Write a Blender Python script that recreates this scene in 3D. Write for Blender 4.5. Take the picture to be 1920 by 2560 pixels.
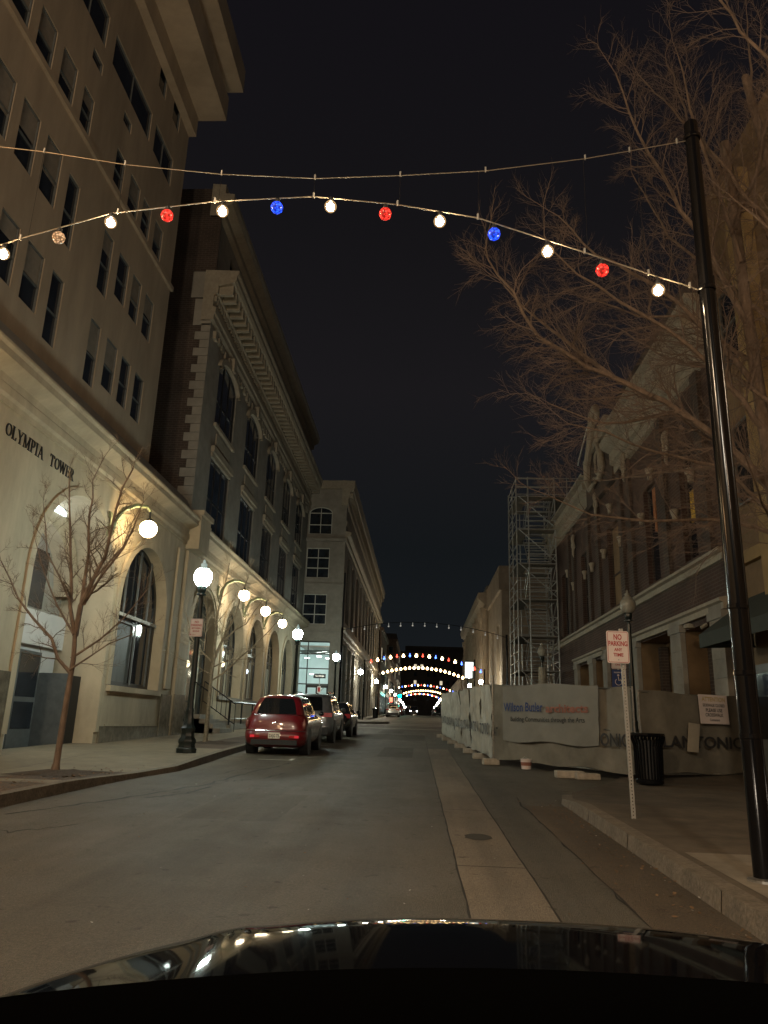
import bpy, math, random
from mathutils import Vector, Matrix
R = math.radians
S = bpy.context.scene
C = S.collection
for o in list(bpy.data.objects): bpy.data.objects.remove(o)

# ------------------------------------------------------------------ camera
CAM_Z = 1.37
cam = bpy.data.cameras.new('camera'); camo = bpy.data.objects.new('camera', cam); C.objects.link(camo)
cam.sensor_fit = 'VERTICAL'; cam.sensor_height = 36.0; cam.lens = 1871.0/2560*36.0
cam.clip_start = 0.05; cam.clip_end = 3000
right = Vector((0.99844439, 0.04622352, 0.03117978)); down = Vector((0.0173946, 0.27307116, -0.96183656)); fwd = Vector((-0.05297377, 0.96088268, 0.27184233))
M = Matrix((( right.x, -down.x, -fwd.x), (right.y, -down.y, -fwd.y), (right.z, -down.z, -fwd.z))).to_4x4()
M.translation = Vector((0, 0, CAM_Z)); camo.matrix_world = M
S.camera = camo
S.render.engine = 'CYCLES'
S.view_settings.view_transform = 'Standard'; S.view_settings.look = 'None'
S.view_settings.exposure = 0.0; S.view_settings.gamma = 1.0
S.cycles.use_light_tree = True
S.cycles.use_denoising = True
S.cycles.max_bounces = 5; S.cycles.diffuse_bounces = 3; S.cycles.glossy_bounces = 3; S.cycles.transmission_bounces = 4
S.cycles.sample_clamp_indirect = 3.0
S.cycles.caustics_reflective = False; S.cycles.caustics_refractive = False

# ------------------------------------------------------------------ night sky
w = bpy.data.worlds.new('World'); S.world = w; w.use_nodes = True
nt = w.node_tree; nt.nodes.clear()
out = nt.nodes.new('ShaderNodeOutputWorld'); bg = nt.nodes.new('ShaderNodeBackground')
tc = nt.nodes.new('ShaderNodeTexCoord'); sp = nt.nodes.new('ShaderNodeSeparateXYZ'); cr = nt.nodes.new('ShaderNodeValToRGB')
nt.links.new(tc.outputs['Generated'], sp.inputs[0]); nt.links.new(sp.outputs['Z'], cr.inputs[0])
cr.color_ramp.elements[0].position = 0.0; cr.color_ramp.elements[0].color = (0.011, 0.0135, 0.016, 1)
cr.color_ramp.elements[1].position = 1.0; cr.color_ramp.elements[1].color = (0.0060, 0.0050, 0.0080, 1)
e = cr.color_ramp.elements.new(0.22); e.color = (0.0078, 0.0095, 0.0110, 1)
e = cr.color_ramp.elements.new(0.42); e.color = (0.0118, 0.0108, 0.0125, 1)
e = cr.color_ramp.elements.new(0.6); e.color = (0.0085, 0.0078, 0.0092, 1)
nt.links.new(cr.outputs[0], bg.inputs[0]); bg.inputs[1].default_value = 0.85
nt.links.new(bg.outputs[0], out.inputs[0])

def lamp(name, kind, loc, energy, col, size=0.2, rot=None, spot=None, blend=0.5):
    l = bpy.data.lights.new(name, kind); l.energy = energy; l.color = col
    if kind in ('POINT', 'SPOT'): l.shadow_soft_size = size
    if kind == 'SPOT': l.spot_size = spot; l.spot_blend = blend
    o = bpy.data.objects.new(name, l); C.objects.link(o); o.location = loc
    if rot: o.rotation_euler = rot
    return o
# added unseen lamps that brighten the fronts and road, and the car's own headlights
lamp('added_offscreen_light', 'POINT', (-6.0, -4.0, 10.5), 2300, (1.0, 0.74, 0.48), 0.4)
lamp('added_offscreen_light', 'POINT', (-5.6, 5.0, 5.4), 170, (1.0, 0.58, 0.27), 0.3)  # unseen warm lamp for the orange tint on the near left wall
lamp('added_offscreen_light', 'POINT', (5.5, -9.0, 8.5), 700, (1.0, 0.74, 0.50), 0.4)
lamp('added_offscreen_light', 'POINT', (0.5, -16.0, 12.0), 4600, (1.0, 0.86, 0.66), 0.6)
lamp('headlight', 'SPOT', (-0.48, 2.12, 0.62), 110, (1.0, 0.84, 0.66), 0.08, (R(84), 0, R(-2)), R(78), 0.9)
lamp('headlight', 'SPOT', (0.86, 2.12, 0.62), 110, (1.0, 0.84, 0.66), 0.08, (R(84), 0, R(-6)), R(78), 0.9)

# ------------------------------------------------------------------ ground profile
def G(y):
    if y < 120: return 0.0215*y
    if y < 185:
        t = y-120; return 2.58 + 0.0215*t - 0.0215/(2*60)*t*t
    return 2.58 + 0.0215*65 - 0.0215/120*65*65 - 0.004*(y-185)

# ------------------------------------------------------------------ materials
MATS = {}
def mat(name, col, rough=0.7, var=0.0, scale=4.0, metal=0.0, bump=0.0, bscale=60.0, emis=None, estr=0.0, spec=0.5, col2=None, coat=0.0, stretch=(1,1,1), detail=5.0, stain=0.0, trans=0.0):
    if name in MATS: return MATS[name]
    m = bpy.data.materials.new(name); m.use_nodes = True; MATS[name] = m
    n = m.node_tree.nodes; l = m.node_tree.links; b = n['Principled BSDF']
    b.inputs['Base Color'].default_value = (*col, 1); b.inputs['Roughness'].default_value = rough
    b.inputs['Metallic'].default_value = metal; b.inputs['Specular IOR Level'].default_value = spec
    b.inputs['Coat Weight'].default_value = coat; b.inputs['Coat Roughness'].default_value = 0.04
    if trans: b.inputs['Transmission Weight'].default_value = trans
    if emis: b.inputs['Emission Color'].default_value = (*emis, 1); b.inputs['Emission Strength'].default_value = estr
    if var or col2 or bump:
        t = n.new('ShaderNodeTexCoord'); mp = n.new('ShaderNodeMapping'); mp.inputs['Scale'].default_value = stretch
        l.new(t.outputs['Object'], mp.inputs[0])
    if var or col2:
        nz = n.new('ShaderNodeTexNoise'); nz.inputs['Scale'].default_value = scale; nz.inputs['Detail'].default_value = detail; nz.inputs['Roughness'].default_value = 0.62
        l.new(mp.outputs[0], nz.inputs['Vector'])
        rp = n.new('ShaderNodeValToRGB'); rp.color_ramp.elements[0].position = 0.32; rp.color_ramp.elements[1].position = 0.68
        c2 = col2 or tuple(c*(1-var) for c in col)
        rp.color_ramp.elements[0].color = (*c2, 1); rp.color_ramp.elements[1].color = (*[min(1, c*(1+var*0.6)) for c in col], 1)
        l.new(nz.outputs['Fac'], rp.inputs[0])
        src = rp.outputs[0]
        if stain:
            nz2 = n.new('ShaderNodeTexNoise'); nz2.inputs['Scale'].default_value = scale*0.17; nz2.inputs['Detail'].default_value = 8; nz2.inputs['Roughness'].default_value = 0.7
            l.new(mp.outputs[0], nz2.inputs['Vector'])
            r2 = n.new('ShaderNodeValToRGB'); r2.color_ramp.elements[0].position = 0.38; r2.color_ramp.elements[1].position = 0.6
            r2.color_ramp.elements[0].color = (1-stain, 1-stain, 1-stain, 1); r2.color_ramp.elements[1].color = (1, 1, 1, 1)
            l.new(nz2.outputs['Fac'], r2.inputs[0])
            mx = n.new('ShaderNodeMix'); mx.data_type = 'RGBA'; mx.blend_type = 'MULTIPLY'; mx.inputs['Factor'].default_value = 1
            l.new(src, mx.inputs['A']); l.new(r2.outputs[0], mx.inputs['B']); src = mx.outputs['Result']
        l.new(src, b.inputs['Base Color'])
    if bump:
        nb = n.new('ShaderNodeTexNoise'); nb.inputs['Scale'].default_value = bscale; nb.inputs['Detail'].default_value = 4
        l.new(mp.outputs[0], nb.inputs['Vector'])
        bp = n.new('ShaderNodeBump'); bp.inputs['Strength'].default_value = bump; bp.inputs['Distance'].default_value = 0.02
        l.new(nb.outputs['Fac'], bp.inputs['Height']); l.new(bp.outputs[0], b.inputs['Normal'])
    return m
def brickmat(name, c1, c2, mortar, bw=0.22, bh=0.075, ms=0.012, flat=False, rough=0.85):
    if name in MATS: return MATS[name]
    m = bpy.data.materials.new(name); m.use_nodes = True; MATS[name] = m
    n = m.node_tree.nodes; l = m.node_tree.links; b = n['Principled BSDF']; b.inputs['Roughness'].default_value = rough
    t = n.new('ShaderNodeTexCoord'); s = n.new('ShaderNodeSeparateXYZ'); c = n.new('ShaderNodeCombineXYZ'); a = n.new('ShaderNodeMath'); a.operation = 'ADD'
    l.new(t.outputs['Object'], s.inputs[0])
    if flat:
        l.new(s.outputs['X'], c.inputs[0]); l.new(s.outputs['Y'], c.inputs[1])
    else:
        l.new(s.outputs['X'], a.inputs[0]); l.new(s.outputs['Y'], a.inputs[1]); l.new(a.outputs[0], c.inputs[0]); l.new(s.outputs['Z'], c.inputs[1])
    br = n.new('ShaderNodeTexBrick'); br.inputs['Scale'].default_value = 1; br.inputs['Brick Width'].default_value = bw; br.inputs['Row Height'].default_value = bh
    br.inputs['Mortar Size'].default_value = ms; br.inputs['Color1'].default_value = (*c1, 1); br.inputs['Color2'].default_value = (*c2, 1); br.inputs['Mortar'].default_value = (*mortar, 1)
    l.new(c.outputs[0], br.inputs[0])
    nz = n.new('ShaderNodeTexNoise'); nz.inputs['Scale'].default_value = 0.8; nz.inputs['Detail'].default_value = 6; l.new(t.outputs['Object'], nz.inputs[0])
    rp = n.new('ShaderNodeValToRGB'); rp.color_ramp.elements[0].position = 0.3; rp.color_ramp.elements[1].position = 0.7
    rp.color_ramp.elements[0].color = (0.6, 0.6, 0.6, 1); rp.color_ramp.elements[1].color = (1.1, 1.1, 1.1, 1); l.new(nz.outputs[0], rp.inputs[0])
    mx = n.new('ShaderNodeMix'); mx.data_type = 'RGBA'; mx.blend_type = 'MULTIPLY'; mx.inputs['Factor'].default_value = 1
    l.new(br.outputs['Color'], mx.inputs['A']); l.new(rp.outputs[0], mx.inputs['B']); l.new(mx.outputs['Result'], b.inputs['Base Color'])
    bp = n.new('ShaderNodeBump'); bp.inputs['Strength'].default_value = 0.6; bp.inputs['Distance'].default_value = 0.01; bp.invert = True
    l.new(br.outputs['Fac'], bp.inputs['Height']); l.new(bp.outputs[0], b.inputs['Normal'])
    return m
def ledmat(name, col, strength):
    m = bpy.data.materials.new(name); m.use_nodes = True; MATS[name] = m
    n = m.node_tree.nodes; l = m.node_tree.links; b = n['Principled BSDF']
    b.inputs['Base Color'].default_value = (col[0]*0.2+0.02, col[1]*0.2+0.02, col[2]*0.2+0.02, 1); b.inputs['Roughness'].default_value = 0.15
    t = n.new('ShaderNodeTexCoord'); v = n.new('ShaderNodeTexVoronoi'); v.inputs['Scale'].default_value = 42
    l.new(t.outputs['Object'], v.inputs['Vector'])
    rp = n.new('ShaderNodeValToRGB'); rp.color_ramp.elements[0].position = 0.18; rp.color_ramp.elements[1].position = 0.55
    rp.color_ramp.elements[0].color = (1, 1, 1, 1); rp.color_ramp.elements[1].color = (0.10, 0.10, 0.10, 1)
    l.new(v.outputs['Distance'], rp.inputs[0])
    mu = n.new('ShaderNodeMath'); mu.operation = 'MULTIPLY'; mu.inputs[1].default_value = strength
    l.new(rp.outputs[0], mu.inputs[0]); l.new(mu.outputs[0], b.inputs['Emission Strength']); b.inputs['Emission Color'].default_value = (*col, 1)
    return m

def asphaltmat(name, col, tint, rough=0.62):
    m = bpy.data.materials.new(name); m.use_nodes = True; MATS[name] = m; n = m.node_tree.nodes; l = m.node_tree.links; b = n['Principled BSDF']
    t = n.new('ShaderNodeTexCoord')
    def nz(scale, det=4, rough_=.6, stretch=None):
        q = n.new('ShaderNodeTexNoise'); q.inputs['Scale'].default_value = scale; q.inputs['Detail'].default_value = det; q.inputs['Roughness'].default_value = rough_
        mp = n.new('ShaderNodeMapping'); mp.inputs['Scale'].default_value = stretch or (1, 1, 1); l.new(t.outputs['Object'], mp.inputs[0]); l.new(mp.outputs[0], q.inputs['Vector']); return q.outputs['Fac']
    def ramp(src, p0, p1, c0, c1):
        r = n.new('ShaderNodeValToRGB'); r.color_ramp.elements[0].position = p0; r.color_ramp.elements[1].position = p1; r.color_ramp.elements[0].color = (*c0, 1); r.color_ramp.elements[1].color = (*c1, 1); l.new(src, r.inputs[0]); return r.outputs[0]
    def mul(a, c):
        x = n.new('ShaderNodeMix'); x.data_type = 'RGBA'; x.blend_type = 'MULTIPLY'; x.inputs['Factor'].default_value = 1; l.new(a, x.inputs['A']); l.new(c, x.inputs['B']); return x.outputs['Result']
    base = ramp(nz(55, 6, .75), .30, .72, tuple(c*.62 for c in col), tuple(min(1, c*1.5) for c in tint))
    big = ramp(nz(.55, 7, .62, (1, .35, 1)), .33, .66, (.62, .60, .57), (1.15, 1.13, 1.1))
    streak = ramp(nz(2.2, 5, .6, (1, .06, 1)), .35, .62, (.80, .80, .80), (1.08, 1.07, 1.05))
    spots = ramp(nz(5.5, 4, .6), .30, .36, (.5, .48, .46), (1, 1, 1))
    v = n.new('ShaderNodeTexVoronoi'); v.inputs['Scale'].default_value = 120; l.new(t.outputs['Object'], v.inputs['Vector'])
    agg = ramp(v.outputs['Distance'], .05, .4, (1.55, 1.5, 1.4), (.88, .88, .88))
    c = mul(mul(mul(mul(base, big), streak), spots), agg); l.new(c, b.inputs['Base Color'])
    r2 = n.new('ShaderNodeMapRange'); r2.inputs['To Min'].default_value = rough-.16; r2.inputs['To Max'].default_value = rough+.18; l.new(nz(1.3, 6), r2.inputs['Value']); l.new(r2.outputs[0], b.inputs['Roughness'])
    bp = n.new('ShaderNodeBump'); bp.inputs['Strength'].default_value = .8; bp.inputs['Distance'].default_value = .012; l.new(v.outputs['Distance'], bp.inputs['Height']); l.new(bp.outputs[0], b.inputs['Normal'])
    return m
asphalt = asphaltmat('asphalt', (0.105, 0.099, 0.082), (0.125, 0.115, 0.092))
concrete_patch = asphaltmat('road_concrete', (0.22, 0.195, 0.155), (0.24, 0.208, 0.165), .7)
patchmat_ = mat('road_patch', (0.085, 0.078, 0.062), 0.75, 0.3, 20.0, bump=0.6, bscale=150, stain=0.3)
patchmat = asphaltmat('road_patch_dark', (0.085, 0.078, 0.062), (0.09, 0.082, 0.065), .7)
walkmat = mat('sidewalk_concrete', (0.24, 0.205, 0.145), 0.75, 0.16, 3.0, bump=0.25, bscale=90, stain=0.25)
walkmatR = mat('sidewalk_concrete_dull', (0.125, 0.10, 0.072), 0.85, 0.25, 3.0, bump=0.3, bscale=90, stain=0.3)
granite = mat('granite_kerb', (0.20, 0.17, 0.13), 0.8, 0.35, 25.0, bump=0.6, bscale=50, stain=0.3)
paverm = brickmat('brick_pavers', (0.15, 0.095, 0.062), (0.11, 0.075, 0.052), (0.05, 0.04, 0.03), 0.21, 0.105, 0.012, flat=True)
soil = mat('soil', (0.07, 0.048, 0.032), 0.95, 0.5, 25.0, bump=1.0, bscale=40)
paint = mat('road_paint', (0.62, 0.60, 0.54), 0.7, 0.35, 18.0, detail=9)
stucco = mat('cream_stucco', (0.46, 0.37, 0.27), 0.85, 0.10, 1.2, bump=0.2, bscale=50, stain=0.26, stretch=(1, 1.5, .35))
limestone = mat('cream_limestone', (0.52, 0.43, 0.30), 0.78, 0.12, 1.6, bump=0.2, bscale=40, stain=0.26, stretch=(1, 1.6, .55))
limestone2 = mat('grey_limestone', (0.34, 0.315, 0.27), 0.8, 0.16, 2.0, bump=0.25, bscale=40, stain=0.2)
polished = mat('polished_granite', (0.22, 0.19, 0.14), 0.16, 0.35, 5.0, stain=0.3)
terracotta = mat('terracotta_trim', (0.40, 0.35, 0.27), 0.7, 0.16, 8.0, bump=0.25, bscale=45, stain=0.14)
roofgrey = mat('grey_roofing', (0.30, 0.29, 0.27), 0.8, 0.12, 2.0)
brickdark = brickmat('dark_red_brick', (0.09, 0.045, 0.033), (0.07, 0.036, 0.028), (0.12, 0.09, 0.07), 0.3, 0.1, 0.014)
brickbrown = brickmat('brown_brick', (0.085, 0.058, 0.047), (0.070, 0.049, 0.040), (0.125, 0.10, 0.08), 0.3, 0.10, 0.014)
glassdark = mat('dark_window_glass', (0.022, 0.028, 0.038), 0.06, 0.5, 1.5, spec=0.8)
glassblue = mat('blue_window_glass', (0.030, 0.040, 0.062), 0.08, 0.6, 2.0, spec=0.8)
blind = mat('window_blind', (0.27, 0.24, 0.20), 0.7, 0.2, 3.0)
curtain = mat('window_curtain', (0.20, 0.20, 0.17), 0.8, 0.35, 3.0, stretch=(1, 9, 0.4))
frameblk = mat('black_metal', (0.012, 0.013, 0.014), 0.35, metal=0.0, spec=0.6)
gloss_black = mat('gloss_black_paint', (0.005, 0.005, 0.006), 0.15, spec=0.32)
framegrey = mat('grey_frame', (0.13, 0.14, 0.14), 0.5, 0.2, 6)
framewhite = mat('pale_frame', (0.55, 0.55, 0.5), 0.5, 0.1, 6)
panelwhite = mat('painted_panel', (0.60, 0.59, 0.58), 0.6, 0.06, 1.5)
greendark = mat('lamp_post_green', (0.010, 0.017, 0.016), 0.3, 0.2, 9, spec=0.6)
bark = mat('bark', (0.20, 0.14, 0.10), 0.9, 0.4, 14, bump=0.8, bscale=30, stretch=(1, 1, 0.3))
twigm = mat('twig_bark', (0.16, 0.112, 0.085), 0.85, 0.2, 3)
bark2 = mat('pale_bark', (0.22, 0.17, 0.11), 0.9, 0.4, 14, bump=0.8, bscale=30)
steel = mat('galvanised_steel', (0.42, 0.41, 0.38), 0.35, 0.25, 20, metal=0.85)
dirtysteel = mat('scaffold_steel', (0.45, 0.45, 0.43), 0.35, 0.2, 10, metal=0.35)
woodm = mat('scaffold_plank', (0.14, 0.12, 0.09), 0.85, 0.3, 8, stretch=(1, 0.2, 1))
signwhite = mat('sign_white', (0.70, 0.60, 0.56), 0.5, 0.06, 5)
signred = mat('sign_red', (0.38, 0.03, 0.03), 0.5)
inkblack = mat('ink_black', (0.022, 0.022, 0.024), 0.7)
inkblue = mat('ink_blue', (0.03, 0.055, 0.17), 0.7)
inkorange = mat('ink_orange', (0.30, 0.12, 0.085), 0.7, 0.35, 4)
inkyellow = mat('ink_yellow', (0.50, 0.36, 0.13), 0.7)
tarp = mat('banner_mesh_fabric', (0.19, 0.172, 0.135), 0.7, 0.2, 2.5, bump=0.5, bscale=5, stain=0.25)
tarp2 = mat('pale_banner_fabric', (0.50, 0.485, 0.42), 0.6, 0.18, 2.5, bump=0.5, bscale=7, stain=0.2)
bannerm = mat('sponsor_banner_fabric', (0.20, 0.192, 0.165), 0.65, 0.10, 2.0, stain=0.1, bump=0.4, bscale=4)
blockm = mat('concrete_block', (0.42, 0.37, 0.30), 0.9, 0.25, 10, bump=0.7, bscale=40)
chrome = mat('chrome', (0.7, 0.7, 0.7), 0.1, metal=1.0)
tyre = mat('tyre_rubber', (0.012, 0.012, 0.012), 0.8)
redpaint = mat('red_car_paint', (0.13, 0.006, 0.009), 0.3, coat=1.0, spec=0.5)
greypaint = mat('grey_car_paint', (0.15, 0.155, 0.165), 0.3, coat=1.0, metal=0.3)
blackpaint = mat('black_car_paint', (0.012, 0.012, 0.014), 0.2, coat=1.0)
silverpaint = mat('silver_car_paint', (0.34, 0.35, 0.34), 0.3, coat=0.8, metal=0.4)
carglass = mat('car_glass', (0.008, 0.009, 0.010), 0.04, spec=0.9)
redlens = mat('red_lens', (0.30, 0.012, 0.012), 0.2, emis=(1, 0.03, 0.04), estr=0.04, spec=0.7)
redglow = mat('red_reflector_glow', (0.5, 0.02, 0.02), 0.2, emis=(1, 0.05, 0.08), estr=0.35)  # reflectors get a faint emission in place of thrown-back light
amberlens = mat('amber_lens', (0.16, 0.05, 0.04), 0.2, spec=0.7)
platem = mat('licence_plate', (0.7, 0.62, 0.5), 0.5)
hoodm = mat('bonnet_paint', (0.003, 0.003, 0.004), 0.045, coat=0.0, spec=0.13)
blackplastic = mat('black_plastic', (0.012, 0.012, 0.012), 0.6)
canopym = mat('awning_fabric', (0.035, 0.045, 0.038), 0.8, 0.2, 3)
tanwall = mat('tan_render', (0.26, 0.17, 0.09), 0.85, 0.2, 1.5, bump=0.2, bscale=30, stain=0.25)
farbrick = mat('far_brick', (0.12, 0.085, 0.065), 0.9, 0.4, 1.5)
farstone = mat('far_stone', (0.42, 0.34, 0.25), 0.85, 0.15, 1.5, stain=0.2)
orangepanel = mat('orange_panel', (0.42, 0.17, 0.07), 0.8, 0.35, 5)
yellowpanel = mat('yellow_panel', (0.70, 0.42, 0.05), 0.8, 0.35, 5)
# light-giving materials
globe_cool = mat('lit_lamp_globe', (0.8, 0.8, 0.8), 0.3, emis=(0.84, 1.0, 0.90), estr=200)
globe_cool_far = mat('lit_lamp_globe_far', (0.8, 0.8, 0.8), 0.3, emis=(1.0, 0.94, 0.74), estr=300)
cap_cool = mat('lit_lamp_cap', (0.5, 0.55, 0.55), 0.3, emis=(0.62, 0.9, 0.9), estr=0.28)
globe_dead = mat('unlit_lamp_globe', (0.38, 0.36, 0.30), 0.25, 0.15, 8)
globe_warm = mat('lit_wall_globe', (0.9, 0.8, 0.6), 0.4, emis=(1.0, 0.74, 0.38), estr=42)
globe_warm2 = mat('lit_wall_globe_paler', (0.9, 0.8, 0.6), 0.4, emis=(1.0, 0.80, 0.52), estr=46)
bulb_glow = mat('glowing_bulb', (0.9, 0.8, 0.6), 0.3, emis=(1.0, 0.74, 0.44), estr=150)
bulb_core = mat('bulb_filament', (0.9, 0.8, 0.6), 0.3, emis=(1.0, 0.74, 0.44), estr=260)
bulb_dim = mat('bulb_envelope', (0.35, 0.28, 0.18), 0.15, emis=(1.0, 0.66, 0.32), estr=0.9)
bulb_far = mat('glowing_bulb_far', (0.9, 0.8, 0.6), 0.3, emis=(1.0, 0.64, 0.28), estr=22)
bulb_red = ledmat('red_led_ball', (1.0, 0.03, 0.02), 3.2)
bulb_blue = ledmat('blue_led_ball', (0.010, 0.07, 1.0), 4.0)
bulb_clear = ledmat('unlit_ball_glow', (0.85, 0.52, 0.28), 1.1)  # ball is off; a weak amber glow is put into its material
bulb_redf = mat('red_bulb_far', (0.6, 0.05, 0.05), 0.3, emis=(1, 0.07, 0.04), estr=5)
bulb_bluef = mat('blue_bulb_far', (0.05, 0.1, 0.6), 0.3, emis=(0.06, 0.16, 1.0), estr=7)
bulb_off_glow = mat('unlit_bulb_glow', (0.45, 0.45, 0.42), 0.15, emis=(1, 0.95, 0.85), estr=0.25)  # switched-off bulbs, faint emission added to the glass
teal = mat('green_signal_lens', (0.1, 0.8, 0.7), 0.3, emis=(0.0, 1.0, 0.78), estr=90)
redsig = mat('red_signal_lens', (0.8, 0.1, 0.1), 0.3, emis=(1.0, 0.10, 0.05), estr=6)
signlit = mat('lit_sign_face', (0.9, 0.9, 0.9), 0.4, emis=(0.88, 1.0, 0.97), estr=1.6)
lobby_wall = mat('lit_lobby_wall', (0.55, 0.62, 0.60), 0.7, 0.12, 1.0, emis=(0.72, 1.0, 0.96), estr=0.18)
lobby_light = mat('lobby_ceiling_light', (0.9, 0.9, 0.9), 0.4, emis=(0.85, 1.0, 0.95), estr=16)
warm_int = mat('warm_interior_lamp', (0.9, 0.8, 0.6), 0.4, emis=(1.0, 0.86, 0.55), estr=2.2)
cool_int = mat('cool_interior_lamp', (0.9, 0.9, 0.95), 0.4, emis=(0.75, 0.85, 1.0), estr=2.5)
litwin = mat('lit_far_window', (0.6, 0.55, 0.4), 0.5, emis=(1.0, 0.85, 0.6), estr=0.7)
fanlit = mat('lit_fanlight', (0.8, 0.85, 0.9), 0.5, emis=(0.75, 0.92, 1.0), estr=3.0)
carlight = mat('oncoming_headlight', (1, 1, 1), 0.3, emis=(0.9, 0.95, 1.0), estr=25)

# ------------------------------------------------------------------ mesh helpers
class MB:
    def __init__(s): s.v = []; s.f = []
    def face(s, pts):
        n = len(s.v); s.v += [Vector(p) for p in pts]; s.f.append(tuple(range(n, n+len(pts))))
    def box(s, x0, x1, y0, y1, z0, z1):
        n = len(s.v)
        s.v += [Vector(p) for p in ((x0,y0,z0),(x1,y0,z0),(x1,y1,z0),(x0,y1,z0),(x0,y0,z1),(x1,y0,z1),(x1,y1,z1),(x0,y1,z1))]
        for q in ((0,3,2,1),(4,5,6,7),(0,1,5,4),(1,2,6,5),(2,3,7,6),(3,0,4,7)): s.f.append(tuple(n+i for i in q))
        return s
    def obox(s, c, ax, ay, az, hx, hy, hz):
        c = Vector(c); ax = Vector(ax).normalized()*hx; ay = Vector(ay).normalized()*hy; az = Vector(az).normalized()*hz; n = len(s.v)
        for sx, sy, sz in ((-1,-1,-1),(1,-1,-1),(1,1,-1),(-1,1,-1),(-1,-1,1),(1,-1,1),(1,1,1),(-1,1,1)): s.v.append(c+ax*sx+ay*sy+az*sz)
        for q in ((0,3,2,1),(4,5,6,7),(0,1,5,4),(1,2,6,5),(2,3,7,6),(3,0,4,7)): s.f.append(tuple(n+i for i in q))
        return s
    def tube(s, pts, rad, n=6, cap=True):
        pts = [Vector(p) for p in pts]; 
        if not isinstance(rad, (list, tuple)): rad = [rad]*len(pts)
        base = len(s.v); prev = None
        for i, p in enumerate(pts):
            d = (pts[min(i+1, len(pts)-1)]-pts[max(i-1, 0)])
            d = d.normalized() if d.length > 1e-9 else Vector((0, 0, 1))
            if prev is None:
                a = d.cross(Vector((0, 0, 1)) if abs(d.z) < 0.9 else Vector((1, 0, 0))).normalized()
            else:
                a = prev-d*prev.dot(d); a = a.normalized() if a.length > 1e-6 else d.orthogonal().normalized()
            prev = a; b = d.cross(a)
            for k in range(n):
                t = 2*math.pi*k/n; s.v.append(p+(a*math.cos(t)+b*math.sin(t))*rad[i])
        for i in range(len(pts)-1):
            for k in range(n):
                k2 = (k+1) % n; s.f.append((base+i*n+k, base+i*n+k2, base+(i+1)*n+k2, base+(i+1)*n+k))
        if cap and n > 2:
            s.f.append(tuple(base+k for k in range(n))[::-1]); s.f.append(tuple(base+(len(pts)-1)*n+k for k in range(n)))
        return s
    def lathe(s, prof, c=(0,0,0), n=20, axis='z', flute=0, fdepth=0.0):
        base = len(s.v); c = Vector(c)
        for r, z in prof:
            for k in range(n):
                t = 2*math.pi*k/n; rr = r*(1+(fdepth*math.cos(flute*t) if flute else 0))
                if axis == 'z': s.v.append(c+Vector((rr*math.cos(t), rr*math.sin(t), z)))
                elif axis == 'x': s.v.append(c+Vector((z, rr*math.cos(t), rr*math.sin(t))))
                else: s.v.append(c+Vector((rr*math.cos(t), z, rr*math.sin(t))))
        for i in range(len(prof)-1):
            for k in range(n):
                k2 = (k+1) % n; s.f.append((base+i*n+k, base+i*n+k2, base+(i+1)*n+k2, base+(i+1)*n+k))
        s.f.append(tuple(base+k for k in range(n))[::-1]); s.f.append(tuple(base+(len(prof)-1)*n+k for k in range(n)))
        return s
    def sphere(s, c, r, n=12, m=8, sz=1.0):
        return s.lathe([(max(1e-4, r*math.sin(math.pi*i/m)), -r*sz*math.cos(math.pi*i/m)) for i in range(m+1)], c, n)
    def build(s, name, m, parent=None, smooth=False, loc=None):
        me = bpy.data.meshes.new(name)
        off = Vector((0, 0, 0))
        if parent is not None:
            r = parent
            while r.parent: r = r.parent
            off = Vector(r.location) if not r.get('_proto') else off
        if loc is not None: off = Vector(loc)
        me.from_pydata([tuple(v-off) for v in s.v], [], s.f); me.update()
        if smooth:
            me.polygons.foreach_set('use_smooth', [True]*len(me.polygons))
            try: me.set_sharp_from_angle(angle=R(40))
            except Exception: pass
        me.materials.append(m)
        o = bpy.data.objects.new(name, me); C.objects.link(o)
        if parent is not None: o.parent = parent
        if loc is not None: o.location = loc
        return o
ALLROOT = []
def tag(o, label=None, cat=None, group=None, kind=None):
    if label: o['label'] = label
    if cat: o['category'] = cat
    if group: o['group'] = group
    if kind: o['kind'] = kind
    return o
def thing(name, label, cat, loc=(0,0,0), group=None, rz=0.0, proto=False):
    o = bpy.data.objects.new(name, None); C.objects.link(o); o.location = loc; o.rotation_euler = (0, 0, rz)
    o.empty_display_size = 0.3
    if proto: o['_proto'] = 1; ALLROOT.append(o)
    return tag(o, label, cat, group)
def struct(name, mb, m, smooth=False):
    return tag(mb.build(name, m, None, smooth), None, None, None, 'structure')
def copy_tree(o, loc=None, rz=None, label=None, scale=None, parent=None):
    c = o.copy(); C.objects.link(c)
    if parent is not None: c.parent = parent
    if loc is not None: c.location = loc
    if rz is not None: c.rotation_euler = (0, 0, rz)
    if label: c['label'] = label
    if scale: c.scale = (scale,)*3
    for ch in list(o.children): copy_tree(ch, parent=c)
    return c
ORD = ['leftmost','second','third','fourth','fifth','sixth','seventh','eighth','ninth','tenth','eleventh','twelfth','thirteenth','fourteenth','fifteenth','sixteenth','seventeenth','eighteenth','nineteenth','twentieth','twenty-first','twenty-second']
def ordn(i): return ORD[i] if i else 'leftmost'

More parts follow.
